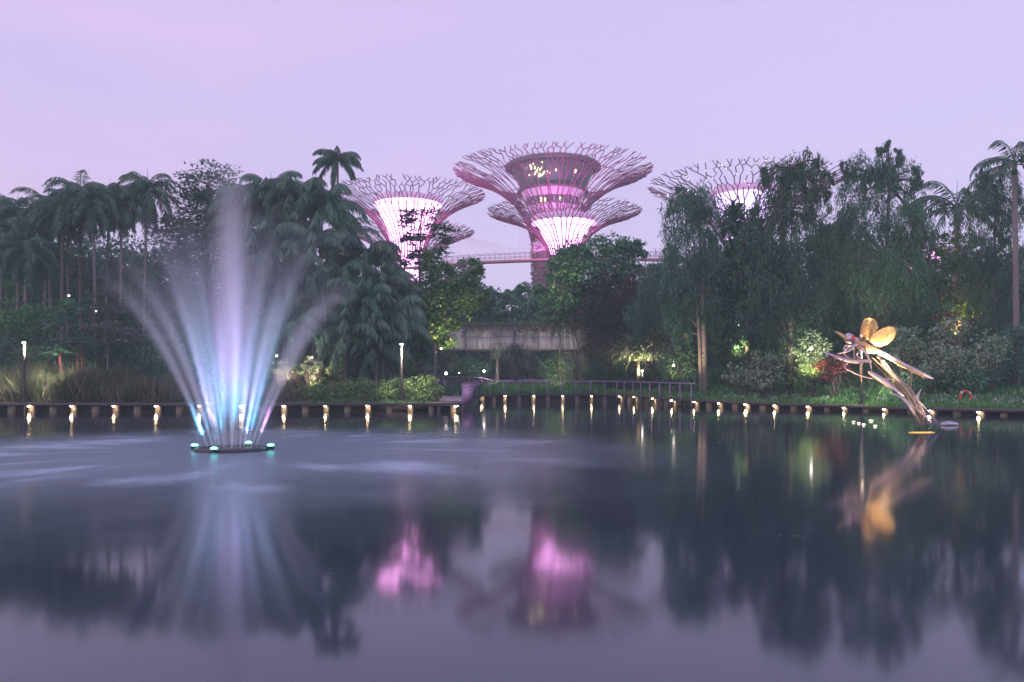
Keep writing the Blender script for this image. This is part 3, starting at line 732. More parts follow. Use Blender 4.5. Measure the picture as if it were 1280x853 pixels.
def palm(label, px, pyc, pyb, Y, kind='fox', sc=1.0, m='leaf_palm', tr=0.13, lean=0, bark='bark_palm', group=None, dead=False, spear=True, n=[0]):
    n[0] += 1; Y = max(Y, land_y(px, 5.0))
    top = P(px, pyc, Y); base = P(px + lean, pyb, Y); base.z = min(base.z, gz(base.x, base.y))
    r = empty('palm_tree', base, label, 'palm', group)
    b = MB(); md = base.lerp(top, 0.5) + Vector((lean * 0.004, 0, 0))
    b.tube([base - Vector((0, 0, 0.3)), base.lerp(top, 0.06), md, top], [tr * 1.4, tr * 1.1, tr, tr * 0.85], 9); b.build('trunk', M[bark], r, True)
    b = MB(); b.tube([top - Vector((0, 0, 0.9 * sc)), top + Vector((0, 0, 0.25 * sc))], [tr * 1.05, tr * 0.6], 8); b.build('crownshaft', M['red_stem'] if bark == 'red_stem' else M['leaf_mid'], r, True)
    me = CROWNS[kind, n[0] % 3].copy(); me.materials.clear(); me.materials.append(M[m])
    o = link('crown', me, None, r, top - base); o.scale = (sc, sc, sc); o.rotation_euler = (0, 0, rng.random() * 6.28)
    if spear:
        b = MB(); b.tube([top, top + Vector((0.05, 0, 1.9 * sc))], [0.05, 0.012], 4); b.build('spear_leaf', M[m], r)
    if dead:
        o = link('dead_fronds', CROWNS['dead', 0], M['leaf_dead'], r, top - base - Vector((0, 0, 1.1 * sc))); o.scale = (sc * .9,) * 3; o.rotation_euler = (0, 0, rng.random() * 6.28)
    return r

# palm grove beyond the reeds
G = 'slender palms in the grove beyond the reeds'
for a in [
    ('slender palm with the highest arching crown, at the end of the grove', 184, 238, 430, 76, 1.12, False),
    ('slender palm with hanging reddish dead fronds beside the highest palm', 152, 254, 420, 75, 1.0, True),
    ('slender palm with a skirt of tan dead fronds, thickest pale trunk of the grove', 116, 252, 420, 73, 1.05, True),
    ('dark trunked slender palm standing between the two palms with dead fronds', 137, 246, 420, 79, 1.0, False),
    ('slender palm whose crown arches out above the small gap of sky', 100, 246, 420, 78, 1.1, False),
    ('slender palm with a pale trunk and greenish brown skirt', 77, 262, 415, 73, 1.0, True),
    ('dark thin palm behind the palm with the greenish brown skirt', 85, 256, 420, 81, 1.1, False),
    ('slender palm with a rounded crown on the falling edge of the grove', 60, 262, 420, 76, 1.05, False),
    ('low slender palm with pale trunk and drooping crown under the taller ones', 33, 312, 420, 70, 0.95, False),
    ('short slender palm with its crown among the middle of the trunks', 58, 316, 420, 74, 0.8, False),
    ('slender palm at the outer end of the grove with a feathery crown', 22, 268, 420, 77, 1.05, False),
    ('low outermost palm with a dense drooping crown', 2, 290, 420, 72, 1.0, False),
    ('slender palm cut by the picture edge, behind the low outermost palm', -8, 262, 420, 79, 1.0, False)]:
    palm(a[0], a[1], a[2], a[3], a[4], 'fox', a[5] * random.uniform(0.92, 1.08), group=G, dead=a[6], lean=random.uniform(-7, 7))
# clump of drooping palms behind the fountain
G = 'broad drooping palms massed behind the fountain'
for i, a in enumerate([(338, 240, 74, 1.15), (312, 262, 74, 1.1), (372, 246, 72, 1.15), (402, 262, 71, 1.1), (432, 292, 70, 1.05), (355, 288, 69, 1.1), (322, 312, 68, 1.1), (392, 308, 67, 1.1),
                       (455, 322, 68, 1.0), (425, 345, 66, 1.05), (478, 352, 66, 0.95), (360, 345, 65, 1.1), (455, 378, 64, 1.0), (488, 398, 64, 0.9), (400, 385, 63, 1.05), (330, 372, 65, 1.05), (432, 415, 62, 0.95), (470, 432, 62, 0.85), (365, 415, 62, 0.95), (500, 375, 67, 0.8)]):
    lab = ['topmost drooping palm with upright spear leaves behind the fountain plume', 'drooping palm close behind the top of the fountain plume', 'drooping palm on the shoulder of the clump below the lone tall palm',
           'drooping palm whose fronds overlap the foot of the lone tall palm', 'drooping palm on the sloping edge of the clump before the white lit supertree', 'drooping palm in the upper middle of the clump',
           'drooping palm just behind the upper fountain jets', 'drooping palm at the heart of the clump with long blade like fronds', 'drooping palm on the sloping edge just below the supertree funnel',
           'drooping palm of the middle tier on the side towards the supertree', 'outer drooping palm next to the slender tiered tree', 'drooping palm of the middle tier behind the outer fountain jet',
           'low drooping palm above the clipped shrubs', 'lowest outer drooping palm beside the leafy lit tree', 'low drooping palm beside the end of the outer fountain jet', 'drooping palm veiled by the inner fountain jets',
           'low drooping palm with fronds reaching down to the shrubs', 'small drooping palm just above the lamp post in the shrubs', 'low drooping palm behind the warm lit plants', 'pale small drooping palm beside the trunk of the slender tiered tree'][i]
    palm(lab, a[0], a[1], 480, a[2], 'royal' if i in (4, 9, 15, 18) else 'droop', a[3] * (0.86, 1.1, 0.97, 1.16, 0.92)[i % 5], ('leaf_fan', 'leaf_fan_pale', 'leaf_fan_dark')[i * 7 % 3], 0.12, group=G, spear=i in (0, 2, 6))
palm('lone tall palm with a small crown rising above the drooping clump', 422, 200, 470, 82, 'droop', 0.78, 'leaf_palm', 0.13)
palm('dark palm with long hanging fronds against the gap of sky', 1196, 260, 470, 76, 'royal', 1.45, 'leaf_palm', 0.24)
palm('tall royal palm with a thick grey trunk above the variegated shrubs', 1268, 205, 478, 58, 'royal', 0.95, 'leaf_palm', 0.19, lean=3, bark='bark_palm', spear=False)
palm('half hidden fan of dark fronds above the end of the concrete bridge', 700, 400, 470, 88, 'royal', 0.75, 'leaf_dark', 0.12, spear=False)
for lab, px, pc, pb, Y, sc in [('small palm with a red stem, tallest of the three beside the bushes', 100, 385, 450, 60, 0.9), ('small red stemmed palm leaning out over the dark bushes', 74, 406, 455, 60, 0.9),
                               ('small red stemmed palm in the middle of its group', 87, 398, 450, 61, 0.85), ('low red stemmed palm just above the reeds', 95, 428, 470, 59, 1.0), ('lowest small palm beside the lit reeds', 74, 442, 480, 58.5, 0.9)]:
    palm(lab, px, pc, pb, Y, 'small', sc, 'leaf_fan', 0.05, lean=4, bark='red_stem', group='red stemmed small palms', spear=False)
palm('young dark palm at the tree line behind the concrete bridge', 662, 366, 420, 110, 'small', 1.6, 'leaf_dark', 0.1, spear=False)
palm('young palm with spread fronds at the foot of the supertree trunk', 690, 372, 420, 112, 'small', 1.5, 'leaf_dark', 0.1, spear=False)

# broadleaved and weeping trees
tree('broadleaf_tree', 'dark dense broad tree behind the fountain top and the palm grove', 'tree', 80, [(262, 470), (262, 380), (258, 300), (262, 235)],
     [(262, 232, 32, 24), (236, 262, 32, 28), (290, 262, 36, 34), (225, 302, 32, 32), (262, 298, 42, 34), (300, 318, 40, 36), (232, 345, 34, 34), (278, 360, 48, 36), (222, 390, 30, 28), (262, 410, 46, 30)], 0.42, 0.24, 'leaf_dark', 'bark', 0.35, 1.15, 'tier')
for i, (px, pt, w, Y, mm) in enumerate([(-20, 320, 40, 96, 'leaf_dark'), (40, 330, 44, 98, 'leaf_dark'), (95, 325, 40, 95, 'leaf_dark'), (150, 322, 44, 97, 'leaf_dark'), (200, 330, 36, 92, 'leaf_dark')]):
    lab = ['dark background tree behind the outermost palms', 'dark background tree behind the low pale palm', 'dark background tree behind the skirted palms', 'dark background tree behind the reddish skirted palm', 'dark background tree between the grove and the dense broad tree'][i]
    tree('broadleaf_tree', lab, 'tree', Y, [(px, 450), (px, 380), (px, pt)], [(px, pt + 10, w, 32), (px - w * .4, pt + 55, w * .8, 36), (px + w * .5, pt + 60, w * .8, 36), (px, pt + 105, w, 34)], 0.5, 0.32, mm, 'bark', 0.3, 0.9, group='dark background trees behind the grove')
tree('tiered_tree', 'slender tree with flat open tiers in front of the white lit supertree', 'tree', 86, [(527, 470), (525, 400), (524, 330), (527, 262)],
     [(527, 268, 22, 9), (508, 276, 12, 7), (549, 283, 22, 9), (530, 292, 26, 9), (512, 300, 13, 7), (556, 300, 14, 8), (520, 319, 20, 9), (545, 316, 20, 9), (508, 327, 10, 6), (530, 334, 14, 6)], 0.5, 0.32, 'leaf_dark', 'bark', 0.15, 0.62, 'tier', shell=0.2, sig=0.2)
tree('broadleaf_tree', 'leafy tree lit yellow from below beside the concrete bridge', 'tree', 70, [(543, 476), (544, 430), (545, 395), (543, 350)],
     [(540, 335, 16, 16), (552, 352, 22, 18), (530, 362, 24, 18), (575, 350, 18, 12), (592, 335, 9, 8), (548, 378, 30, 16), (582, 372, 24, 12), (520, 392, 22, 18), (560, 398, 26, 12), (600, 366, 10, 7), (535, 415, 24, 12), (562, 425, 16, 8)], 0.34, 0.22, 'leaf_mid', 'bark_pale', 0.13, 0.95, shell=0.25, sig=0.24, per=12)
tree('broadleaf_tree', 'thin trunked tree close behind the lit leafy tree', 'tree', 74, [(528, 476), (527, 420), (524, 370)], [(522, 372, 20, 18), (514, 395, 18, 18), (530, 405, 18, 14), (510, 425, 16, 16), (512, 450, 18, 14)], 0.34, 0.2, 'leaf_gloss', 'bark', 0.14, 0.9)
tree('conifer_like_tree', 'dark rounded tree with a sloping side behind the lit leafy tree', 'tree', 108, [(585, 450), (585, 400), (583, 345)],
     [(582, 345, 16, 20), (575, 370, 26, 24), (595, 378, 26, 24), (572, 398, 34, 24), (612, 402, 26, 20)], 0.4, 0.2, 'leaf_dark', 'bark', 0.3, 1.3)
tree('broadleaf_tree', 'low rounded tree behind the concrete bridge with one raised bough', 'tree', 106, [(640, 450), (640, 405), (640, 380)], [(640, 385, 22, 16), (618, 375, 12, 12), (648, 370, 10, 9), (662, 392, 22, 20), (625, 402, 26, 14), (690, 396, 26, 22), (655, 408, 40, 10)], 0.45, 0.3, 'leaf_gloss', 'bark', 0.25, 1.0)
tree('broadleaf_tree', 'spreading glossy tree with a pale forked trunk before the tallest supertree', 'tree', 79, [(729, 474), (728, 440), (727, 408), (730, 360)],
     [(740, 312, 30, 16), (772, 304, 24, 11), (795, 312, 13, 8), (715, 320, 26, 16), (762, 325, 34, 16), (735, 342, 42, 20), (700, 345, 22, 18), (780, 340, 20, 12), (705, 368, 30, 16), (742, 368, 26, 16), (692, 388, 22, 11), (722, 392, 18, 9)], 0.42, 0.28, 'leaf_gloss', 'bark_pale', 0.15, 0.72, shell=0.35, sig=0.17,
     extra_trunks=[(0.08, [(728, 412), (712, 398), (692, 388)]), (0.09, [(728, 412), (718, 392), (708, 378)]), (0.07, [(728, 412), (742, 395), (748, 375)])])
tree('broadleaf_tree', 'dusky wine brown tree beside the spreading glossy tree', 'tree', 77, [(762, 480), (764, 440), (766, 400)], [(765, 362, 34, 22), (795, 352, 30, 20), (745, 395, 28, 26), (785, 392, 36, 28), (815, 385, 28, 30), (755, 432, 26, 24), (790, 430, 32, 26), (820, 430, 24, 24)], 0.3, 0.17, 'leaf_wine', 'bark', 0.2, 1.25)
tree('weeping_tree', 'bluish weeping tree between the wine brown tree and the pale trunks', 'tree', 70, [(815, 480), (816, 430), (816, 380)], [(820, 352, 26, 22), (808, 385, 22, 22), (798, 398, 14, 20), (835, 388, 22, 30), (838, 340, 14, 26)], 0.36, 0.07, 'leaf_blue', 'bark', 0.12, 0.86, 'weep', per=26)
GW = 'tall weeping trees along the curved bank'
tree('weeping_tree', 'tall weeping tree with a double pale trunk, nearest to the railing end', 'tree', 63, [(882, 474), (880, 420), (878, 350), (872, 260)],
     [(866, 255, 26, 20), (848, 275, 22, 30), (890, 278, 24, 30), (858, 310, 30, 34), (890, 325, 24, 34), (846, 345, 22, 38), (876, 368, 34, 30), (852, 390, 22, 30), (905, 370, 18, 36), (898, 405, 14, 24)], 0.34, 0.08, 'leaf_blue', 'bark_pale', 0.24, 0.86, 'weep', GW, per=26, extra_trunks=[(0.17, [(877, 474), (874, 420), (870, 360), (868, 300)])])
tree('weeping_tree', 'tallest dark weeping tree with a pointed twin top and bare twigs', 'tree', 61, [(989, 474), (988, 420), (984, 340), (975, 260), (985, 210)],
     [(1008, 206, 14, 18), (988, 218, 14, 22), (965, 215, 10, 16), (1022, 228, 14, 22), (996, 250, 30, 32), (962, 255, 20, 34), (1024, 268, 18, 32), (952, 300, 22, 36), (990, 310, 36, 38), (1028, 322, 20, 36), (965, 355, 32, 36), (1005, 368, 34, 36), (945, 385, 20, 28), (985, 408, 34, 30), (1020, 412, 20, 26)], 0.34, 0.08, 'leaf_dark', 'bark', 0.27, 0.86, 'weep', GW, per=26, extra_trunks=[(0.08, [(984, 310), (975, 270), (972, 240)]), (0.07, [(984, 310), (990, 270), (1000, 235)])])
tree('weeping_tree', 'broad weeping tree with airy lobed top behind the dragonfly', 'tree', 67, [(1106, 470), (1106, 400), (1108, 320), (1112, 230)],
     [(1110, 197, 13, 16), (1078, 210, 20, 18), (1125, 220, 22, 20), (1100, 235, 26, 22), (1068, 245, 20, 26), (1145, 248, 18, 22), (1090, 275, 34, 30), (1130, 280, 28, 28), (1060, 295, 18, 36), (1152, 300, 14, 34), (1085, 325, 34, 34), (1125, 335, 34, 34), (1065, 365, 24, 34), (1105, 380, 34, 30), (1142, 378, 22, 28)], 0.34, 0.075, 'leaf_blue', 'bark', 0.25, 0.86, 'weep', GW, per=26)
tree('weeping_tree', 'fine leaved weeping tree beside the royal palm trunk', 'tree', 65, [(1243, 478), (1243, 420), (1242, 340), (1245, 250)],
     [(1250, 232, 24, 20), (1228, 250, 18, 24), (1262, 262, 16, 28), (1240, 285, 24, 32), (1218, 315, 16, 28), (1255, 325, 20, 36), (1232, 358, 22, 34), (1258, 395, 18, 36), (1235, 405, 18, 28)], 0.34, 0.06, 'leaf_dark', 'bark', 0.17, 0.86, 'weep', GW, per=24)
tree('broadleaf_tree', 'large leaved dark tree filling the gap between two weeping trees', 'tree', 68, [(935, 474), (934, 420), (932, 340)], [(930, 275, 16, 18), (918, 300, 18, 20), (938, 318, 22, 26), (920, 345, 22, 26), (935, 380, 24, 26), (918, 410, 24, 24)], 0.45, 0.26, 'leaf_dark', 'bark', 0.2, 1.1)
tree('broadleaf_tree', 'large leaved dark tree with pale new leaves behind the lit shrub', 'tree', 70, [(1040, 474), (1040, 420), (1042, 340)], [(1042, 300, 14, 20), (1040, 335, 20, 24), (1046, 370, 20, 22), (1036, 400, 22, 22), (1050, 425, 20, 18)], 0.45, 0.26, 'leaf_gloss', 'bark', 0.2, 1.0)
tree('broadleaf_tree', 'airy tree under the dark palm with leaves lit yellow at its trunk', 'tree', 68, [(1199, 474), (1200, 420), (1200, 360), (1198, 310)], [(1195, 310, 26, 18), (1178, 335, 20, 20), (1215, 338, 22, 20), (1196, 365, 30, 18), (1170, 372, 18, 16), (1218, 385, 22, 16), (1182, 392, 20, 12)], 0.33, 0.2, 'leaf_mid', 'bark_pale', 0.18, 0.7, shell=0.2, sig=0.24, per=11)
for i, (px, pt, w, Y) in enumerate([(770, 385, 40, 100), (845, 360, 40, 100), (905, 330, 40, 98), (965, 320, 40, 96), (1050, 320, 40, 98), (1110, 330, 40, 100), (1175, 345, 36, 98), (1235, 340, 40, 96), (1290, 330, 40, 94)]):
    lab = ['dark filler tree deep behind the wine brown tree', 'dark filler tree deep behind the bluish weeping tree', 'dark filler tree deep behind the double trunk', 'dark filler tree deep behind the tallest weeping tree', 'dark filler tree deep behind the lit shrub', 'dark filler tree deep behind the dragonfly wings',
           'dark filler tree deep under the dark palm', 'dark filler tree deep behind the fine leaved weeping tree', 'dark filler tree deep behind the royal palm'][i]
    tree('broadleaf_tree', lab, 'tree', Y, [(px, 460), (px, 400), (px, pt)], [(px, pt + 10, w, 30), (px - w * .5, pt + 50, w * .8, 34), (px + w * .5, pt + 55, w * .8, 34), (px, pt + 100, w * 1.1, 32)], 0.5, 0.3, 'leaf_dark', 'bark', 0.3, 0.9, group='dark filler trees behind the curved bank')
for i, (px, pt, w, Y) in enumerate([(335, 330, 44, 88), (395, 350, 44, 88), (455, 370, 44, 88), (500, 400, 40, 90)]):
    lab = ['dark filler tree deep behind the fountain jets', 'dark filler tree deep inside the drooping clump', 'dark filler tree deep behind the sloping edge of the clump', 'dark filler tree deep behind the slender tiered tree'][i]
    tree('broadleaf_tree', lab, 'tree', Y, [(px, 460), (px, 420), (px, pt)], [(px, pt + 14, w, 30), (px, pt + 60, w * 1.1, 36), (px, pt + 100, w * 1.1, 30)], 0.5, 0.3, 'leaf_dark', 'bark', 0.3, 0.8, group='dark filler trees behind the drooping palms')
# pagoda shaped trees by the reeds
def pagoda(label, px, Y, tiers, ybase, group):
    tree('pagoda_tree', label, 'tree', Y, [(px, ybase), (px + 1, (ybase + tiers[0][1]) / 2), (px, tiers[0][1])], [(px + dx, py, rx, 3.2) for dx, py, rx in tiers for _ in (0,)], 0.2, 0.13, 'leaf_silver', 'bark_pale', 0.07, 3.0, 'tier', group, sig=0.3, shell=0.1, per=18)
G = 'small pagoda trees with flat silvery tiers'
pagoda('small pagoda tree with flat silvery tiers, standing just above the reeds', 134, 59, [(4, 404, 9), (-4, 410, 34), (14, 418, 26), (4, 428, 30)], 455, G)
pagoda('taller greyish pagoda tree behind the other pagoda tree', 133, 66, [(2, 362, 10), (0, 368, 14), (-3, 382, 20), (4, 390, 28), (-2, 400, 24)], 440, G)
pagoda('pagoda tree veiled by the falling outer fountain jet', 213, 61, [(4, 384, 10), (2, 392, 14), (0, 403, 20), (-6, 423, 26)], 455, G)

# bushes and shrubs ------------------------------------------------------
def bush(name, label, cat, px, py, rx, ry, Y, m, L=0.24, Wd=0.15, dens=1.3, group=None, per=14, sig=0.2, style='broad'):
    Y = max(Y, land_y(px, 3.6))
    c = P(px, py, Y); k = Y / F; zb = min(gz(c.x, Y), c.z - ry * k * 0.6)
    r = empty(name, (c.x, Y, zb), label, cat, group)
    b = MB()
    n = max(12, int(rx * ry * k * k * 26 * dens * (0.28 / L) ** 1.4))
    cc = crown_leaves(b, c, (rx * k, rx * k * 0.7, ry * k), n, per, L, Wd, style, 0.45, sig)
    b.build('foliage', M[m], r)
    b = MB()
    for q in cc[:: max(1, len(cc) // 9)]:
        b.tube([(c.x + rng.normal() * 0.1, Y + rng.normal() * 0.1, zb - 0.1), Vector((c.x, Y, zb)).lerp(Vector(q), 0.5), q], [0.04, 0.03, 0.012], 4, cap=False)
    b.build('stems', M['bark'], r)
    return r
for a in [('bush', 'dark rounded bush below the outermost palms', 8, 400, 30, 26, 64, 'leaf_mid'), ('bush', 'dark rounded bush behind the reed lamp post', 42, 405, 28, 24, 63, 'leaf_mid'), ('bush', 'dark bush rising behind the red stemmed palms', 78, 390, 22, 16, 66, 'leaf_mid'),
          ('bush', 'dark low bush between the lamp post and the reeds', 20, 440, 40, 24, 61, 'leaf_dark'), ('bush', 'dark bush under the red stemmed palms', 62, 438, 32, 20, 62, 'leaf_dark'), ('bush', 'dark bush under the flat tiers of the pagoda tree', 128, 440, 36, 22, 62, 'leaf_dark'),
          ('bush', 'dark bush between the pagoda trees', 172, 405, 32, 28, 67, 'leaf_dark'), ('bush', 'dim bush behind the outer fountain jet', 178, 445, 30, 24, 61, 'leaf_blue'), ('bush', 'dim bush in the spray beside the fountain', 225, 450, 34, 30, 60, 'leaf_blue'),
          ('bush', 'dim bush directly behind the fountain jets', 268, 455, 32, 30, 60, 'leaf_blue'), ('bush', 'dim bush behind the fountain beside the warm lit plants', 312, 460, 30, 28, 60, 'leaf_blue'), ('bush', 'round bush at the back of the grove lit faintly green', 14, 362, 24, 12, 80, 'leaf_mid'),
          ('bush', 'dark bush under the concrete bridge', 700, 462, 28, 20, 88, 'leaf_dark'), ('bush', 'dark bush at the far end under the bridge', 585, 458, 30, 10, 96, 'leaf_dark'), ('bush', 'dark bush behind the blade leaved lit clump', 760, 462, 28, 20, 84, 'leaf_dark'),
          ('bush', 'dark bush between the lit clump and the double trunk', 848, 455, 26, 24, 70, 'leaf_dark'), ('bush', 'dark thicket between the double trunk and the variegated shrubs', 912, 440, 28, 26, 70, 'leaf_dark'), ('bush', 'dark thicket behind the tallest weeping tree', 955, 430, 26, 28, 70, 'leaf_dark'),
          ('bush', 'green bush behind the sculpture stems', 1110, 445, 30, 28, 63, 'leaf_blue'), ('bush', 'dark green bush above the variegated shrubs', 1170, 400, 28, 20, 66, 'leaf_blue'), ('bush', 'green bush climbing round the royal palm foot', 1268, 440, 22, 34, 57.5, 'leaf_blue'), ('bush', 'dim bush beneath the life ring stand', 1210, 475, 34, 14, 55, 'leaf_blue'), ('bush', 'dim low bush beside the sculpture foot', 1150, 478, 30, 12, 56, 'leaf_blue')]:
    bush(a[0], a[1], 'bush', a[2], a[3], a[4], a[5], a[6], a[7], 0.26, 0.16)
GV = 'pale variegated shrubs on the bank'
for a in [('variegated shrub mound beside the tallest weeping trunk', 962, 458, 20, 20, 63), ('low variegated shrub trailing towards the double trunk', 928, 470, 22, 12, 62), ('variegated shrub lowest in front of the weeping trunk', 955, 478, 24, 9, 60.5),
          ('variegated shrub closest behind the dragonfly tail', 1135, 432, 20, 22, 58), ('variegated shrub highest on the slope under the lit trunk', 1190, 412, 22, 14, 59), ('variegated shrub in the middle of the slope', 1172, 442, 26, 18, 57), ('variegated shrub in the lower slope above the life ring', 1205, 452, 26, 18, 55.5),
          ('variegated shrub nearest the royal palm', 1240, 440, 22, 20, 55), ('variegated shrub at the foot of the slope above the sculpture leaf', 1165, 466, 24, 12, 55.5)]:
    bush('variegated_shrub', a[0], 'shrub', a[1], a[2], a[3], a[4], a[5], 'leaf_varieg', 0.26, 0.17, 1.25, GV)
bush('flowering_shrub', 'pale shrub brightly lit by a lamp beside the weeping trunk', 'shrub', 1016, 440, 20, 24, 61, 'leaf_varieg', 0.24, 0.16, 1.3)
bush('flowering_shrub', 'lower lit shrub in front of the brightly lit one', 'shrub', 1010, 468, 24, 14, 59.5, 'leaf_lime', 0.24, 0.14, 1.3)
bush('red_shrub', 'dark red leaved shrub beside the brightly lit shrub', 'shrub', 1044, 462, 18, 18, 59.5, 'leaf_red', 0.24, 0.14, 1.2)
bush('red_shrub', 'small dark red shrub high on the slope under the airy tree', 'shrub', 1180, 398, 16, 7, 63, 'leaf_red', 0.24, 0.14, 1.0)
GS = 'clipped light green shrubs beside the path'
for a in [('clipped light green shrub at the fountain end of the row', 388, 492, 26, 11, 57), ('second clipped shrub along the row from the fountain', 425, 488, 26, 13, 57.5), ('middle clipped shrub in front of the drooping palms', 460, 487, 26, 13, 57.5), ('clipped shrub around the lamp post', 492, 488, 24, 13, 58.5), ('largest clipped shrub next to the path', 526, 486, 26, 15, 58), ('pale low plant at the path edge', 548, 492, 9, 9, 57.5)]:
    bush('clipped_shrub', a[0], 'shrub', a[1], a[2], a[3], a[4], a[5], 'leaf_lime', 0.2, 0.11, 1.7, GS)
for a in [('warm lit plant behind the fountain edge', 352, 462, 12, 14, 58.5, 'leaf_varieg'), ('warm lit plant with blossoms beside the clipped shrubs', 388, 460, 12, 12, 58.5, 'leaf_varieg'), ('tall thin warm lit plant behind the fountain edge', 372, 445, 10, 16, 60, 'leaf_reed'), ('low lit plant above the clipped row', 418, 465, 12, 9, 59, 'leaf_lime')]:
    bush('lit_plant', a[0], 'plant', a[1], a[2], a[3], a[4], a[5], a[6], 0.22, 0.12, 1.2)
def blades(name, label, cat, px, py, Y, n, L, Wd, m, spread=0.3, up=0.75):
    c = P(px, py, Y); c.z = min(c.z, gz(c.x, Y) + 0.5) if False else c.z
    r = empty(name, c, label, cat)
    b = MB(); K = 5
    for i in range(n):
        az = rng.random() * 6.28; e = up + rng.normal() * 0.4; p = c + Vector((rng.normal() * spread, rng.normal() * spread, rng.random() * 0.5)); l = L * rng.uniform(0.7, 1.15); rows = []
        sd = Vector((-math.sin(az), math.cos(az), 0))
        for k in range(K + 1):
            w_ = Wd * (1 - (k / K) ** 2) * 0.5 + 0.004
            rows += [tuple(p - sd * w_), tuple(p + sd * w_)]
            a = e - 2.1 * (k / K) ** 1.5
            p = p + Vector((math.cos(az) * math.cos(a), math.sin(az) * math.cos(a), math.sin(a))) * l / K
        b.add(rows, [(2 * k, 2 * k + 1, 2 * k + 3, 2 * k + 2) for k in range(K)])
    b.build('leaf_blades', M[m], r)
    b = MB(); b.tube([(c.x, c.y, min(gz(c.x, c.y), c.z) - 0.2), c + Vector((0, 0, 0.3))], [0.25, 0.18], 8); b.build('stem', M['bark'], r)
    return r
blades('screw_pine', 'large screw pine clump lit from below beside the railing', 'screw pine', 798, 452, 79.3, 300, 4.0, 0.17, 'leaf_pand', 0.7, 1.0)
blades('screw_pine', 'low lit strap leaved clump in front of the large screw pine', 'screw pine', 838, 474, 76, 90, 1.7, 0.12, 'leaf_pand', 0.3)
blades('screw_pine', 'grey green screw pine under the concrete bridge', 'screw pine', 645, 450, 90, 260, 2.7, 0.12, 'leaf_silver', 0.6, 0.9)
blades('screw_pine', 'small lit spiky plant under the bridge beam', 'screw pine', 622, 448, 94, 70, 1.6, 0.11, 'leaf_pand', 0.2)

def far_wood():
    n = 40000; px = rng.uniform(-480, 1760, n); Yf = rng.uniform(112, 122, n)
    top = np.interp(px, [-480, 200, 330, 420, 520, 560, 600, 640, 700, 760, 820, 1760], [325, 345, 370, 390, 395, 385, 402, 396, 392, 370, 352, 345]) + 7 * np.sin(px * 0.09) + 5 * np.sin(px * 0.23 + 1)
    py = top + (478 - top) * rng.random(n) ** 1.0
    c = np.stack([(px - 640) / F * Yf, Yf, CH + (HY - py) / F * Yf], -1)
    b = MB(); b.leaves(c, rng.normal(size=(n, 3)) + np.array([0, 0, -0.3]), rng.uniform(0.6, 1.4, n), rng.uniform(0.4, 0.8, n), rng.normal(size=(n, 3)) * 0.8 + np.array([0, -1.0, 0.4]))
    o = b.build('far_wood', M['leaf_dark']); o['kind'] = 'stuff'
far_wood()
# ground cover, grass bed and reeds: nobody could count these
def cover(name, x0, x1, d0, d1, n, L, Wd, m, lean=0.55, zoff=-0.05, hf=None):
    x = rng.uniform(x0, x1, n); d_ = rng.uniform(d0, d1, n); y = ybank(x) + d_
    z = ground_z(x, y) + zoff
    c = np.stack([x, y, z], -1)
    hh = (np.ones(n) if hf is None else hf(x, d_)) * (0.75 + 0.25 * np.sin(x * 1.3 + 1) * np.sin(x * 0.37 + d_))
    d = rng.normal(size=(n, 3)) * lean + np.array([0, 0, 1.0])
    b = MB(); b.leaves(c, d, L * hh * rng.uniform(0.6, 1.2, n), Wd * rng.uniform(0.7, 1.2, n), None, 0.5)
    o = b.build(name, M[m]); o['kind'] = 'stuff'; return o
cover('strap_grass', -3.1, 9.5, 2.3, 13.0, 11000, 1.25, 0.10, 'leaf_grass', 0.35)
cover('strap_grass', 9.5, 15.5, 2.2, 6.0, 3500, 0.8, 0.10, 'leaf_grass', 0.45)
cover('ground_cover', 15.0, 44.0, 2.2, 4.2, 15000, 0.65, 0.09, 'leaf_grass', 0.45)
cover('ground_cover', 13.0, 44.0, 3.8, 12.0, 22000, 0.75, 0.22, 'leaf_cover', 0.8)
cover('ground_cover', -16.0, -5.9, 2.3, 5.0, 7000, 0.5, 0.14, 'leaf_cover', 0.8)
cover('undergrowth', -46.0, -16.0, 4.5, 12.0, 14000, 1.0, 0.3, 'leaf_dark', 0.8)
cover('undergrowth', -85.0, -46.0, 2.5, 26.0, 12000, 1.6, 0.5, 'leaf_dark', 0.9)
cover('undergrowth', 44.0, 75.0, 2.5, 26.0, 10000, 1.6, 0.5, 'leaf_dark', 0.9)
cover('undergrowth', -46.0, 44.0, 12.0, 26.0, 30000, 1.2, 0.4, 'leaf_dark', 0.9)
cover('reeds', -38.0, -23.5, 2.3, 6.5, 11000, 2.9, 0.10, 'leaf_reed', 0.26, hf=lambda x, d: np.where(x < -29, 1.0, 0.8))
cover('reeds', -24.0, -15.5, 2.3, 5.5, 4000, 1.5, 0.09, 'leaf_reed', 0.4)
n = 120
x = rng.uniform(17, 40, n); d_ = rng.uniform(2.2, 5.5, n); c = np.stack([x, ybank(x) + d_, ground_z(x, ybank(x) + d_) + 0.5], -1)
b = MB(); cc = np.repeat(c, 5, 0) + rng.normal(size=(n * 5, 3)) * 0.06; b.leaves(cc, rng.normal(size=(n * 5, 3)), 0.12, 0.09)
o = b.build('pale_flowers', M['petal']); o['kind'] = 'stuff'

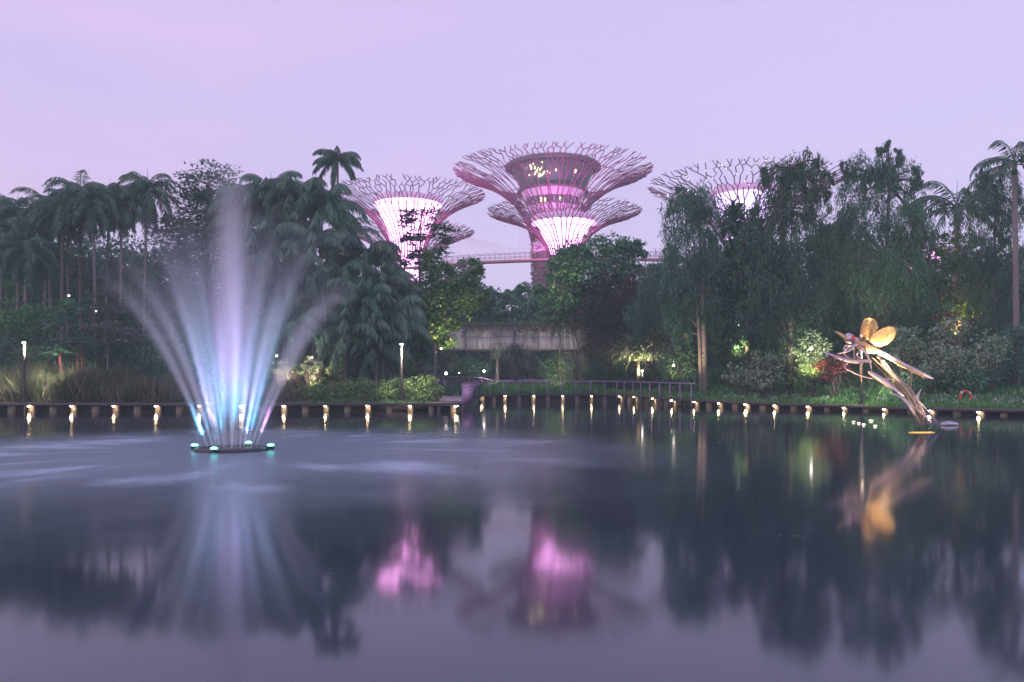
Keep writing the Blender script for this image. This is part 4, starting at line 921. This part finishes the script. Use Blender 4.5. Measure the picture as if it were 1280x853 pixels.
# small lights in the beds
def garden_light(px, py, Y, label, size=0.09, drop=0.6):
    p = P(px, py, Y); r = empty('garden_light', (p.x, p.y, p.z - drop), label, 'garden light', 'small lights among the plants')
    b = MB(); b.tube([(p.x, p.y, p.z - drop), (p.x, p.y, p.z - size)], 0.04, 6); b.build('stake', M['pole'], r)
    b = MB(); b.ball(p, size, 8); b.build('lamp_head', M['smalllamp'], r, True)
    return r
for a in [(557.5, 467, 76, 'bright small light where the path bends behind the shrubs', 0.13), (605, 464, 92, 'small white light under the concrete bridge', 0.14), (574, 466.5, 90, 'faint tiny light on the dark fence line', 0.05), (86, 370, 78, 'small white light between the palm trunks', 0.09),
          (842, 457, 70, 'small warm light beside the lit screw pine', 0.10), (923, 407, 72, 'small warm light high in the dark thicket', 0.10), (346, 445, 60, 'small pink light seen through the fountain spray', 0.07), (390, 447, 60, 'small light in the warm lit plant', 0.07),
          (1014, 436, 59.8, 'bright lamp in the pale lit shrub', 0.11), (803, 464, 78.2, 'bright low lamp at the foot of the screw pine', 0.1), (120, 389, 63, 'faint yellow light under the grey pagoda tree', 0.05), (545, 440, 71, 'small warm light on the trunk of the leafy tree', 0.05)]:
    garden_light(*a[:4], size=a[4])
WARM = (1.0, 0.72, 0.38)
spot('shrub_uplight', P(1008, 470, 57.0), P(1015, 442, 61), 3000, (1.0, 0.85, 0.5), 48)
spot('pine_uplight', P(803, 472, 77.6), P(799, 440, 79.3), 2400, (1.0, 0.76, 0.48), 110)
spot('tree_uplight', P(565, 470, 67.5), P(562, 380, 70), 2600, (1.0, 0.66, 0.30), 60)
spot('tree_uplight', P(735, 468, 76.5), P(705, 390, 79), 6300, (1.0, 0.66, 0.30), 50)
spot('trunk_uplight', P(1197, 425, 66), P(1200, 385, 68), 3000, (1.0, 0.48, 0.14), 75)
spot('trunk_uplight', P(1118, 430, 60.3), P(1118, 390, 62.0), 1360, WARM, 70)
spot('plant_uplight', P(350, 482, 56.8), P(352, 455, 58.5), 880, (1.0, 0.6, 0.5), 90)
spot('plant_uplight', P(392, 482, 56.8), P(388, 455, 58.5), 880, (1.0, 0.7, 0.5), 90)
spot('bridge_fill', P(605, 466, 90), P(640, 425, 98), 900, (1.0, 0.9, 0.85), 130)  # fill light added to brighten the bridge face, set near the garden light
spot('bridge_fill', P(690, 468, 90), P(690, 425, 98), 600, (1.0, 0.9, 0.85), 130)  # second added fill for the bridge, no fitting stands here
spot('thicket_uplight', P(925, 440, 67), P(920, 410, 71), 720, WARM, 90)
spot('thicket_uplight', P(848, 474, 67), P(850, 440, 70), 720, WARM, 90)
spot('thicket_uplight', P(690, 474, 84), P(700, 455, 89), 960, WARM, 80)
spot('lamp_post_beam', P(30.5, 430, 54.2), P(52, 480, 58), 2940, (1.0, 0.85, 0.6), 80)
spot('lamp_post_beam', P(502, 432, 56.7), P(520, 490, 58), 1120, (1.0, 0.85, 0.6), 100)
spot('lamp_post_beam', P(1077, 424, 56.2), P(1085, 500, 58.5), 1820, (1.0, 0.9, 0.65), 100)

# ------------------------------------------------------------------ life ring
def life_ring():
    c = P(1207, 496, 52.0); r = empty('life_ring', c, 'orange life ring half hidden in the ground cover by the pond', 'life ring')
    r.rotation_euler = (0, 0, 0)
    for k in range(4):
        a0 = math.pi / 4 + k * math.pi / 2
        pts = lambda s, e: [c + Vector((0.36 * math.cos(a), 0, 0.36 * math.sin(a))) for a in np.linspace(s, e, 8)]
        b = MB(); b.tube(pts(a0 + 0.16, a0 + math.pi / 2 - 0.16), 0.075, 10); b.build('ring_segment', M['buoy'], r, True)
        b = MB(); b.tube(pts(a0 - 0.155, a0 + 0.155), 0.08, 10); b.build('band', M['white'], r, True)
    b = MB(); b.tube([(c.x, c.y + 0.14, gz(c.x, c.y) - 0.2), (c.x, c.y + 0.14, c.z + 0.2)], 0.045, 6); b.build('stand', M['pole'], r)
life_ring()

# ------------------------------------------------------------------ dragonfly sculpture
def sculpture():
    Y = 34.0; k = Y / F
    base = P(1160, 532, Y); base.z = -0.3
    r = empty('dragonfly_sculpture', base, 'large steel dragonfly perched on bent metal reeds rising from the water', 'sculpture')
    q = lambda zx, zy, dy=0.0: P(1020 + zx / 5.017, 380 + zy / 5.017, Y) + Vector((0, dy, 0))
    def tube(name, pts, rad, m='steel', n=8, flat=1.0, parent=r):
        b = MB(); P_ = [Vector(p) for p in pts]
        # smooth the path
        sm = []
        for i in range(len(P_) - 1):
            p0, p1, p2, p3 = P_[max(i - 1, 0)], P_[i], P_[i + 1], P_[min(i + 2, len(P_) - 1)]
            for s_ in range(6):
                t_ = s_ / 6
                sm.append(0.5 * (2 * p1 + (p2 - p0) * t_ + (2 * p0 - 5 * p1 + 4 * p2 - p3) * t_ ** 2 + (3 * p1 - p0 - 3 * p2 + p3) * t_ ** 3))
        sm.append(P_[-1])
        rr_ = np.interp(np.linspace(0, 1, len(sm)), np.linspace(0, 1, len(rad)), rad) if hasattr(rad, '__len__') else rad
        b.tube(sm, list(rr_) if hasattr(rr_, '__len__') else rr_, n, flat=flat); return b.build(name, M[m], parent, True)
    # body
    h = q(207, 217); b = MB(); b.ball(h, (0.22, 0.2, 0.22), 16); hd = b.build('head', M['steel'], r, True)
    for dy in (-0.15, 0.15):
        b = MB(); b.ball(q(222, 214, dy), (0.085, 0.075, 0.1), 12); o = link('eye', b.mesh('eye', tuple(base), True), M['eye'], hd)
    b = MB(); b.ball(q(192, 236, -0.02), (0.1, 0.1, 0.07), 10); link('mouth', b.mesh('mouth', tuple(base), True), M['bronze'], hd)
    b = MB(); b.ball(q(248, 228), (0.15, 0.15, 0.14), 14); b.build('neck', M['steel'], r, True)
    tube('thorax', [q(240, 238), q(285, 262), q(335, 285), q(392, 298)], [0.096, 0.208, 0.192, 0.096], 'bronze', 12)
    tube('back_plate', [q(262, 236, -0.02), q(310, 262, -0.05), q(392, 292, -0.02)], [0.048, 0.104, 0.048], 'steel', 8)
    tube('abdomen', [q(380, 294), q(440, 320), q(560, 385), q(680, 442), q(738, 472)], [0.096, 0.080, 0.068, 0.068, 0.024], 'steel', 10)
    tube('abdomen_underside', [q(390, 312, -0.03), q(460, 345, -0.03), q(600, 422, -0.02), q(705, 470)], [0.048, 0.056, 0.040, 0.012], 'bronze', 8)
    for t_ in (0.2, 0.4, 0.6, 0.8):
        p = Vector(q(395, 300)).lerp(q(730, 468), t_); tube('abdomen_ring', [p - Vector((0.03, 0, -0.016)), p + Vector((0.03, 0, -0.016))], 0.086 - 0.016 * t_, 'bronze', 10)
    # wings: perforated sheet with ribs
    m, t, bs = mat('gilded_mesh')
    tcn = nd(t, 'ShaderNodeTexCoord'); vo = nd(t, 'ShaderNodeTexVoronoi', feature='DISTANCE_TO_EDGE'); vo.inputs['Scale'].default_value = 26
    t.links.new(tcn.outputs['Object'], vo.inputs['Vector'])
    lt = nd(t, 'ShaderNodeMath', operation='LESS_THAN'); lt.inputs[1].default_value = 0.075; t.links.new(vo.outputs['Distance'], lt.inputs[0])
    bs.inputs['Base Color'].default_value = (0.93, 0.76, 0.48, 1); bs.inputs['Metallic'].default_value = 0.35; bs.inputs['Roughness'].default_value = 0.45
    tl = nd(t, 'ShaderNodeBsdfTranslucent'); tl.inputs[0].default_value = (0.95, 0.75, 0.42, 1)
    m1 = nd(t, 'ShaderNodeMixShader'); m1.inputs[0].default_value = 0.5; t.links.new(bs.outputs[0], m1.inputs[1]); t.links.new(tl.outputs[0], m1.inputs[2])
    tp_ = nd(t, 'ShaderNodeBsdfTransparent'); m2 = nd(t, 'ShaderNodeMixShader')
    sc_ = nd(t, 'ShaderNodeMapRange'); sc_.inputs[3].default_value = 0.3; sc_.inputs[4].default_value = 1.0; t.links.new(lt.outputs[0], sc_.inputs[0])
    t.links.new(sc_.outputs[0], m2.inputs[0]); t.links.new(tp_.outputs[0], m2.inputs[1]); t.links.new(m1.outputs[0], m2.inputs[2]); t.links.new(m2.outputs[0], t.nodes['Material Output'].inputs[0])
    M['wing'] = m
    wings = [[(278, 222), (283, 195), (300, 150), (318, 105), (335, 88), (360, 83), (392, 92), (408, 115), (408, 150), (388, 190), (355, 222), (318, 245)],
             [(338, 240), (352, 212), (375, 185), (420, 155), (465, 142), (495, 143), (512, 162), (506, 192), (482, 228), (445, 255), (405, 268), (365, 262)]]
    for wi, w_ in enumerate(wings):
        c0 = Vector(q(300 + 62 * wi, 250)); lean = 0.35 if wi == 0 else 0.1
        pts = [q(x, y, 0.05 + lean * (250 - y) / 160) for x, y in w_]
        cen = sum(pts, Vector()) / len(pts); b = MB(); n = len(pts); th = 0.02
        V = [tuple(p + Vector((0, s_ * th, 0))) for s_ in (-1, 1) for p in pts] + [tuple(cen + Vector((0, -th + 0.05, 0))), tuple(cen + Vector((0, th + 0.05, 0)))]
        T = [(2 * n, i, (i + 1) % n) for i in range(n)] + [(2 * n + 1, n + (i + 1) % n, n + i) for i in range(n)]
        b.add(V, [(i, n + i, n + (i + 1) % n, (i + 1) % n) for i in range(n)], T)
        wg = b.build('wing', m, r)
        b = MB(); b.tube(pts + [pts[0]], 0.022, 6)
        root = (pts[0] + pts[-1]) / 2
        for j in range(1, n - 1):
            pj = pts[j]; b.tube([root, root.lerp(pj, 0.5).lerp(cen, 0.25), pj], 0.012, 4)
            pk2 = pts[j].lerp(pts[j + 1], 0.5); b.tube([root.lerp(pk2, 0.35), root.lerp(pk2, 0.65).lerp(cen, 0.12), pk2], 0.009, 4)
        for f_ in (0.45, 0.62, 0.8): b.tube([root.lerp(pj, f_) for pj in pts[1:-1]], 0.008, 4)
        link('wing_ribs', b.mesh('wing_ribs', tuple(base)), M['vein'], wg)
    def blade(name, pts, wid, m='steel', tilt=0.6):
        b = MB(); rows = []; P_ = [Vector(p) for p in pts]; sm = []
        for i in range(len(P_) - 1):
            p0, p1, p2, p3 = P_[max(i - 1, 0)], P_[i], P_[i + 1], P_[min(i + 2, len(P_) - 1)]
            for s_ in range(5):
                t_ = s_ / 5
                sm.append(0.5 * (2 * p1 + (p2 - p0) * t_ + (2 * p0 - 5 * p1 + 4 * p2 - p3) * t_ ** 2 + (3 * p1 - p0 - 3 * p2 + p3) * t_ ** 3))
        sm.append(P_[-1]); K = len(sm)
        ws = np.interp(np.linspace(0, 1, K), np.linspace(0, 1, len(wid)), wid)
        for i, p in enumerate(sm):
            d = (sm[min(i + 1, K - 1)] - sm[max(i - 1, 0)]).normalized(); nrm = Vector((0, 1, 0)); s_ = d.cross(nrm).normalized()
            s_ = (s_ * tilt + nrm * (1 - tilt)).normalized(); u = d.cross(s_).normalized()
            for a, h_ in ((-1, 0.0), (0, 0.025), (1, 0.0), (0, -0.03)): rows.append(tuple(p + s_ * a * ws[i] + u * h_ + u * (0.12 * ws[i] if a else 0)))
        Q = [(4 * i + j, 4 * i + (j + 1) % 4, 4 * i + 4 + (j + 1) % 4, 4 * i + 4 + j) for i in range(K - 1) for j in range(4)]
        b.add(rows, Q); return b.build(name, M[m], r, True)
    blade('fore_wing', [q(83, 178, -0.5), q(110, 184, -0.4), q(150, 200, -0.25), q(192, 216, -0.1)], [0.008, 0.056, 0.080, 0.056], 'bronze', 0.8)
    # legs
    for pts in ([q(250, 255, -.1), q(215, 265, -.3), q(165, 265, -.35), q(150, 290, -.35)], [q(255, 258, -.1), q(225, 262, -.35), q(180, 298, -.4), q(108, 316, -.4)], [q(240, 258, .1), q(205, 285, .3), q(200, 320, .3), q(235, 345, .2)],
                [q(262, 268, -.15), q(285, 310, -.4), q(310, 360, -.4), q(326, 425, -.35)], [q(240, 262, .1), q(250, 300, .2), q(255, 345, .2)], [q(290, 285, .1), q(275, 320, .3), q(300, 350, .2)]):
        tube('leg', pts, [0.045, 0.04, 0.035, 0.022], 'steel', 6)
    # metal reeds and leaves
    tube('stem', [q(772, 756, .1), q(690, 655, .1), q(600, 560, .05), q(520, 488), q(440, 390), q(395, 330)], [0.068, 0.074, 0.068, 0.056, 0.037, 0.019], 'steel', 8, 0.5)
    tube('stem', [q(703, 772, -.05), q(655, 690, -.1), q(590, 590, -.1), q(520, 480, -.05), q(440, 390), q(380, 330)], [0.062, 0.074, 0.074, 0.068, 0.056, 0.031], 'steel', 8, 0.5)
    tube('stem', [q(632, 768, -.3), q(600, 690, -.3), q(555, 580, -.2), q(500, 500, -.1), q(420, 400), q(350, 335)], [0.050, 0.068, 0.074, 0.056, 0.043, 0.031], 'bronze', 8, 0.5)
    tube('stem', [q(690, 768, .3), q(610, 640, .25), q(540, 540, .2), q(470, 470, .15), q(370, 370, .1)], [0.043, 0.056, 0.050, 0.037, 0.025], 'bronze', 8, 0.6)
    tube('stem', [q(735, 768, .2), q(660, 640, .2), q(590, 550, .1), q(540, 495, .1)], [0.050, 0.062, 0.050, 0.025], 'steel', 8, 0.6)
    rs = random.Random(11)
    for k in range(9):
        o1, o2, o3 = rs.uniform(-26, 26), rs.uniform(-30, 30), rs.uniform(-14, 14); dy = rs.uniform(-.3, .25)
        e_ = rs.uniform(0.55, 1.0)
        pts = [(700 + rs.uniform(-60, 60), 765), (640 + o1, 672 + o1 * .3), (570 + o2, 560 - o2 * .3), (480 + o3, 452 + o3), (400 + o3 * .6, 350)]
        tube('strand', [q(a_, b_, dy) for a_, b_ in pts[: 5 if e_ > 0.75 else 4]], [0.02, 0.045, 0.04, 0.03, 0.012], 'bronze' if k % 2 else 'steel', 6, 0.5)
    for k in range(7):
        a0 = Vector(q(255, 245)).lerp(q(390, 300), k / 6.5); tube('body_rib', [a0 + Vector((-.02, -.16, .10)), a0 + Vector((.0, -.21, -.04)), a0 + Vector((.03, -.12, -.2))], 0.016, 'bronze', 5)
    tube('tendril', [q(520, 480, -.1), q(420, 470, -.2), q(330, 468, -.3), q(240, 446, -.4), q(148, 402, -.5), q(165, 372, -.5)], [0.024, 0.028, 0.028, 0.024, 0.022, 0.016], 'steel', 6)
    tube('tendril', [q(262, 375, -.3), q(260, 430, -.3), q(267, 492, -.3)], [0.040, 0.036, 0.024], 'bronze', 6)
    blade('metal_leaf', [q(0, 300, -.5), q(80, 328, -.4), q(180, 355, -.3), q(270, 362, -.2), q(345, 360, -.05)], [0.008, 0.080, 0.120, 0.120, 0.048], 'steel', 0.75)
    blade('metal_leaf', [q(286, 428, -.6), q(330, 448, -.5), q(410, 495, -.4), q(480, 540, -.3), q(545, 580, -.15)], [0.040, 0.120, 0.152, 0.136, 0.040], 'steel', 0.8)
    blade('metal_leaf', [q(428, 560, -.6), q(500, 590, -.5), q(555, 640, -.4), q(600, 700, -.3), q(628, 745, -.3)], [0.008, 0.096, 0.128, 0.096, 0.032], 'steel', 0.8)
    blade('metal_leaf', [q(395, 372, -.2), q(450, 430, -.25), q(520, 500, -.25), q(590, 590, -.2)], [0.024, 0.088, 0.096, 0.032], 'steel', 0.9)
    blade('metal_leaf', [q(640, 640, .2), q(655, 590, .3), q(668, 560, .3), q(685, 532, .3)], [0.064, 0.096, 0.040, 0.008], 'steel', 0.9)
    tube('twig', [q(585, 545, .1), q(590, 500, .1), q(583, 480, .1)], [0.016, 0.012, 0.006], 'bronze', 5)
    tube('twig', [q(600, 545, .1), q(605, 480, .1), q(614, 430, .1)], [0.024, 0.024, 0.008], 'bronze', 5)
    return r
sculpture()
c = P(1187, 530.5, 37.0); c.z = 0.02
r = empty('metal_leaf', c, 'curled silver metal leaf lying on the water beside the sculpture', 'metal leaf')
b = MB(); rows = []
for i in range(13):
    t_ = i / 12; x = (t_ - 0.5) * 0.85; w_ = 0.16 * math.sin(math.pi * min(1, t_ * 1.02)) + 0.01
    rows += [(c.x + x, c.y - w_, c.z + 0.02 + 0.12 * t_ * (1 - t_)), (c.x + x, c.y, c.z + 0.04 + 0.25 * t_ * (1 - t_)), (c.x + x, c.y + w_ * 0.5, c.z + 0.08 + 0.42 * t_ * (1 - t_))]
b.add(rows, [(3 * i + j, 3 * i + 3 + j, 3 * i + 4 + j, 3 * i + 1 + j) for i in range(12) for j in range(2)])
o = b.build('blade', M['steel'], r, True)
md = o.modifiers.new('thick', 'SOLIDIFY'); md.thickness = 0.025
# floating lamps that light the sculpture
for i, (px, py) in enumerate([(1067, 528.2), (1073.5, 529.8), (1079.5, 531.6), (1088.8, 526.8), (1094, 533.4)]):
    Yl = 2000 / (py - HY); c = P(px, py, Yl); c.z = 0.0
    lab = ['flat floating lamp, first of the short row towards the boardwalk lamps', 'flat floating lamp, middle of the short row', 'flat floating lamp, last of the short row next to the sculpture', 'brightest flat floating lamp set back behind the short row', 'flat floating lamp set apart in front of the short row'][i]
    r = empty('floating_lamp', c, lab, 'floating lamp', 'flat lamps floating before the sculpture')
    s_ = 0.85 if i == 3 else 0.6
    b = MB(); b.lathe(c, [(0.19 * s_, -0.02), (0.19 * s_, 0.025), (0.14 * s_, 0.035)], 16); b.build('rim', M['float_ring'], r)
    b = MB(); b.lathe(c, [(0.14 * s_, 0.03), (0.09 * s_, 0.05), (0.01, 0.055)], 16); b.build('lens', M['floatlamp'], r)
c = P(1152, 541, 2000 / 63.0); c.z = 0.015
r = empty('light_streak', c, 'amber streak of light on the water in front of the sculpture, modelled as a glowing strip', 'light streak')
b = MB(); b.ball(c, (0.55, 0.03, 0.016), 20); b.build('lens', M['goldstreak'], r, True)  # golden light on the water, modelled as a thin emissive strip
b = MB(); b.box((c.x, c.y, -0.03), (0.7, 0.05, 0.05)); b.build('housing', M['float_ring'], r)  # made-up base added under the streak
tg = P(1090, 425, 34)
spot('sculpture_flood', P(1152, 531, 31.6), P(1092, 411, 34.4), 24000, (1.0, 0.70, 0.36), 19, 0.7, 0.15)
spot('sculpture_flood', P(1085, 530, 37.5) , P(1100, 408, 34.2), 2600, (1.0, 0.70, 0.36), 55, 0.7, 0.15)
spot('sculpture_flood', P(1120, 541, 31.3), P(1085, 440, 34.2), 1500, (1.0, 0.66, 0.32), 50, 0.7, 0.15)
spot('sculpture_flood', P(1180, 534, 33.0), P(1130, 460, 34.2), 200, (1.0, 0.74, 0.45), 70, 0.7, 0.15)

# leaf litter drifting on the water
n = 46
c = np.stack([rng.uniform(-6, 9, n), rng.uniform(8, 26, n), np.full(n, 0.006)], -1)
c = np.concatenate([c, np.array([3.62, 10.35, 0.006]) + rng.normal(size=(16, 3)) * np.array([0.09, 0.12, 0.0])])
dd = rng.normal(size=(len(c), 3)) * np.array([1, 1, 0.0])
b = MB(); b.leaves(c, dd, rng.uniform(0.03, 0.07, len(c)), 0.03, np.tile([0.0, 0.0, 1.0], (len(c), 1)))
o = b.build('floating_leaves', M['leaf_reed']); o['kind'] = 'stuff'

# ------------------------------------------------------------------ fountain
def fountain():
    r = empty('lake_fountain', (FX, FY, 0), 'pond fountain throwing tall misty jets lit cyan and pink', 'fountain')
    b = MB(); b.lathe((FX, FY, 0), [(0.86, -0.1), (0.86, 0.07), (0.90, 0.10), (1.02, 0.095), (1.06, 0.05), (1.03, -0.1)], 48); b.build('float_ring', M['float_ring'], r, True)
    b = MB(); b.lathe((FX, FY, 0), [(0.86, 0.04), (0.3, 0.07), (0.02, 0.07)], 32); b.build('deck_plate', M['float_ring'], r, True)
    for k, a in enumerate((-math.pi / 2 - 0.1, 0.05, math.pi / 2 - 0.1, math.pi - 0.05)):
        c = Vector((FX + 1.12 * math.cos(a), FY + 1.12 * math.sin(a), 0.1))
        b = MB(); b.lathe(c, [(0.11, -0.08), (0.12, 0.02), (0.09, 0.03)], 12); b.build('lamp_housing', M['pole'], r)
        b = MB(); b.ball(c + Vector((0, 0, 0.045)), (0.1, 0.1, 0.045), 12); b.build('lamp_lens', M['cyan'], r, True)
        spot('fountain_spot', c + Vector((0, 0, 0.12)), (FX, FY, 2.8), 560, (0.12, 0.55, 1.0), 66, 0.8, 0.06, r)
    for k in range(4):
        a = k * math.pi / 2 + 0.7; c = Vector((FX + 1.12 * math.cos(a), FY + 1.12 * math.sin(a), 0.12))
        spot('fountain_spot', c + Vector((0, 0, 0.1)), (FX - 0.1 * math.cos(a), FY - 0.1 * math.sin(a), 4.6), 560, (0.9, 0.30, 0.95), 40, 0.9, 0.15, r)  # unseen magenta light added to colour the spray, without a fitting
    g_ = 9.81
    def jet(az, r0, h, dx, dens, seed, spread=0.062, tmax=1.25, end=1.0, f0=0.2):
        base = Vector((FX + r0 * math.cos(az), FY + r0 * math.sin(az), 0.1))
        vz = math.sqrt(2 * g_ * h); tA = vz / g_; vx = dx / tA
        K = 22; pts = []; rad = []
        for i in range(K + 1):
            tt_ = tmax * tA * i / K; s_ = vx * tt_
            pts.append(base + Vector((s_ * math.cos(az), s_ * math.sin(az), vz * tt_ - 0.5 * g_ * tt_ * tt_)))
        ln_ = 0
        for i in range(K + 1):
            if i: ln_ += (pts[i] - pts[i - 1]).length
            rad.append(0.024 + spread * ln_ * (1 + 0.05 * ln_))
        loc_ = [Matrix.Rotation(-az, 3, 'Z') @ (p - base) for p in pts]
        b = MB(); b.tube(loc_, rad, 14)
        o = link('water_jet', b.mesh('water_jet', (0, 0, 0), True), None, r); o.location = base - r.location; o.rotation_euler = (0, 0, az)
        m = bpy.data.materials.new('spray_jet'); m.use_nodes = True; t = m.node_tree; t.nodes.clear()
        ou = nd(t, 'ShaderNodeOutputMaterial'); pv_ = nd(t, 'ShaderNodeVolumePrincipled'); t.links.new(pv_.outputs[0], ou.inputs['Volume'])
        pv_.inputs['Color'].default_value = (1.0, 1.0, 1.0, 1); pv_.inputs['Anisotropy'].default_value = 0.2
        tcn = nd(t, 'ShaderNodeTexCoord'); le = nd(t, 'ShaderNodeVectorMath', operation='LENGTH'); t.links.new(tcn.outputs['Object'], le.inputs[0])
        se = nd(t, 'ShaderNodeSeparateXYZ'); t.links.new(tcn.outputs['Object'], se.inputs[0])
        def mm(op, a, c=0.0):
            n = nd(t, 'ShaderNodeMath', operation=op)
            for i, v in enumerate((a, c)):
                if isinstance(v, (int, float)): n.inputs[i].default_value = v
                else: t.links.new(v, n.inputs[i])
            return n.outputs[0]
        D = le.outputs['Value']; X, Yy, Z = se.outputs[0], se.outputs[1], se.outputs[2]
        if dx > 0.3:                        # distance from the falling parabola
            sl = vz / vx; q_ = g_ / (2 * vx * vx)
            zt = mm('SUBTRACT', mm('MULTIPLY', X, sl), mm('MULTIPLY', mm('MULTIPLY', X, X), q_))
            slope = mm('SUBTRACT', sl, mm('MULTIPLY', X, 2 * q_))
            dv2 = mm('DIVIDE', mm('POWER', mm('ABSOLUTE', mm('SUBTRACT', Z, zt)), 2.0), mm('ADD', 1.0, mm('MULTIPLY', slope, slope)))
        else: dv2 = mm('MULTIPLY', X, X)
        d2 = mm('ADD', dv2, mm('MULTIPLY', Yy, Yy))
        rD = mm('ADD', 0.024, mm('MULTIPLY', D, spread * 1.12))
        gauss = mm('POWER', 2.71828, mm('MULTIPLY', mm('DIVIDE', d2, mm('MULTIPLY', rD, rD)), -3.2))
        far = (pts[-1] - base).length; apex = math.hypot(dx, h)
        f1 = mm('POWER', mm('ADD', 1.0, mm('MULTIPLY', D, 2.2)), -1.22)
        mr = nd(t, 'ShaderNodeMapRange', interpolation_type='SMOOTHSTEP'); t.links.new(D, mr.inputs[0])
        mr.inputs[1].default_value = apex * f0; mr.inputs[2].default_value = min(apex * 1.0, far); mr.inputs[3].default_value = 1.0; mr.inputs[4].default_value = 0.0
        t.links.new(mm('MULTIPLY', mm('MULTIPLY', mm('MULTIPLY', f1, dens), gauss), mr.outputs[0]), pv_.inputs['Density'])
        o.data.materials.append(m)
    jr = random.Random(4)
    jet(0, 0, 9.2, 0.05, 30, 0, 0.085, 1.0, 1.0, 0.6)
    for k in range(5): jet(0.5 + k * 1.2566, 0.22, 6.9 + jr.uniform(-.4, .4), 0.7, 15, k, 0.060, 1.02, 1.0, 0.25)
    for k in range(7): jet(0.10 + k * 2 * math.pi / 7 + jr.uniform(-.12, .12), 0.45, 6.5 + jr.uniform(-.5, .5), 2.7 + jr.uniform(-.3, .3), 29, k, 0.050, 1.1, 1.0, 0.3)
    for k in range(7): jet(0.12 + math.pi / 7 + k * 2 * math.pi / 7 + jr.uniform(-.12, .12), 0.7, 4.9 + jr.uniform(-.4, .4), 3.7 + jr.uniform(-.4, .4), 38, k, 0.060, 1.1, 1.0, 0.3)
    # drifting spray between the jets, thinning outwards and upwards
    b = MB(); b.lathe((FX, FY, 0), [(0.05, 0.05), (0.9, 0.1), (2.0, 1.0), (3.3, 2.6), (4.3, 4.6), (4.0, 6.4), (2.4, 8.2), (0.05, 9.3)], 28)
    m = bpy.data.materials.new('drifting_spray'); m.use_nodes = True; t = m.node_tree; t.nodes.clear()
    ou = nd(t, 'ShaderNodeOutputMaterial'); pv_ = nd(t, 'ShaderNodeVolumePrincipled'); t.links.new(pv_.outputs[0], ou.inputs['Volume'])
    pv_.inputs['Color'].default_value = (1.0, 1.0, 1.0, 1); pv_.inputs['Anisotropy'].default_value = 0.2
    tcn = nd(t, 'ShaderNodeTexCoord'); se = nd(t, 'ShaderNodeSeparateXYZ'); t.links.new(tcn.outputs['Object'], se.inputs[0])
    def mm(op, a, c=0.0):
        n = nd(t, 'ShaderNodeMath', operation=op)
        for i, v in enumerate((a, c)):
            if isinstance(v, (int, float)): n.inputs[i].default_value = v
            else: t.links.new(v, n.inputs[i])
        return n.outputs[0]
    rho2 = mm('ADD', mm('MULTIPLY', se.outputs[0], se.outputs[0]), mm('MULTIPLY', se.outputs[1], se.outputs[1]))
    Rz = mm('ADD', 0.55, mm('MULTIPLY', se.outputs[2], 0.30))
    ga = mm('POWER', 2.71828, mm('MULTIPLY', mm('DIVIDE', rho2, mm('MULTIPLY', Rz, Rz)), -1.0))
    mr = nd(t, 'ShaderNodeMapRange', interpolation_type='SMOOTHSTEP'); t.links.new(se.outputs[2], mr.inputs[0])
    for i, v in enumerate((1.2, 7.5, 0.14, 0.0)): mr.inputs[i + 1].default_value = v
    t.links.new(mm('MULTIPLY', ga, mr.outputs[0]), pv_.inputs['Density'])
    b.build('spray_mist', m, r, True)
fountain()

# ------------------------------------------------------------------ added haze volume, lifts the dark tones and tints them green
HAZE = 0.0013
if HAZE > 0:
    b = MB(); b.box((0, 90, 31), (520, 400, 66))
    m = bpy.data.materials.new('lifting_haze'); m.use_nodes = True; t = m.node_tree; t.nodes.clear()
    ou = nd(t, 'ShaderNodeOutputMaterial'); pv_ = nd(t, 'ShaderNodeVolumePrincipled'); t.links.new(pv_.outputs[0], ou.inputs['Volume'])
    pv_.inputs['Color'].default_value = (0.76, 1.0, 0.92, 1); pv_.inputs['Density'].default_value = HAZE
    o = b.build('haze', m); o['kind'] = 'stuff'
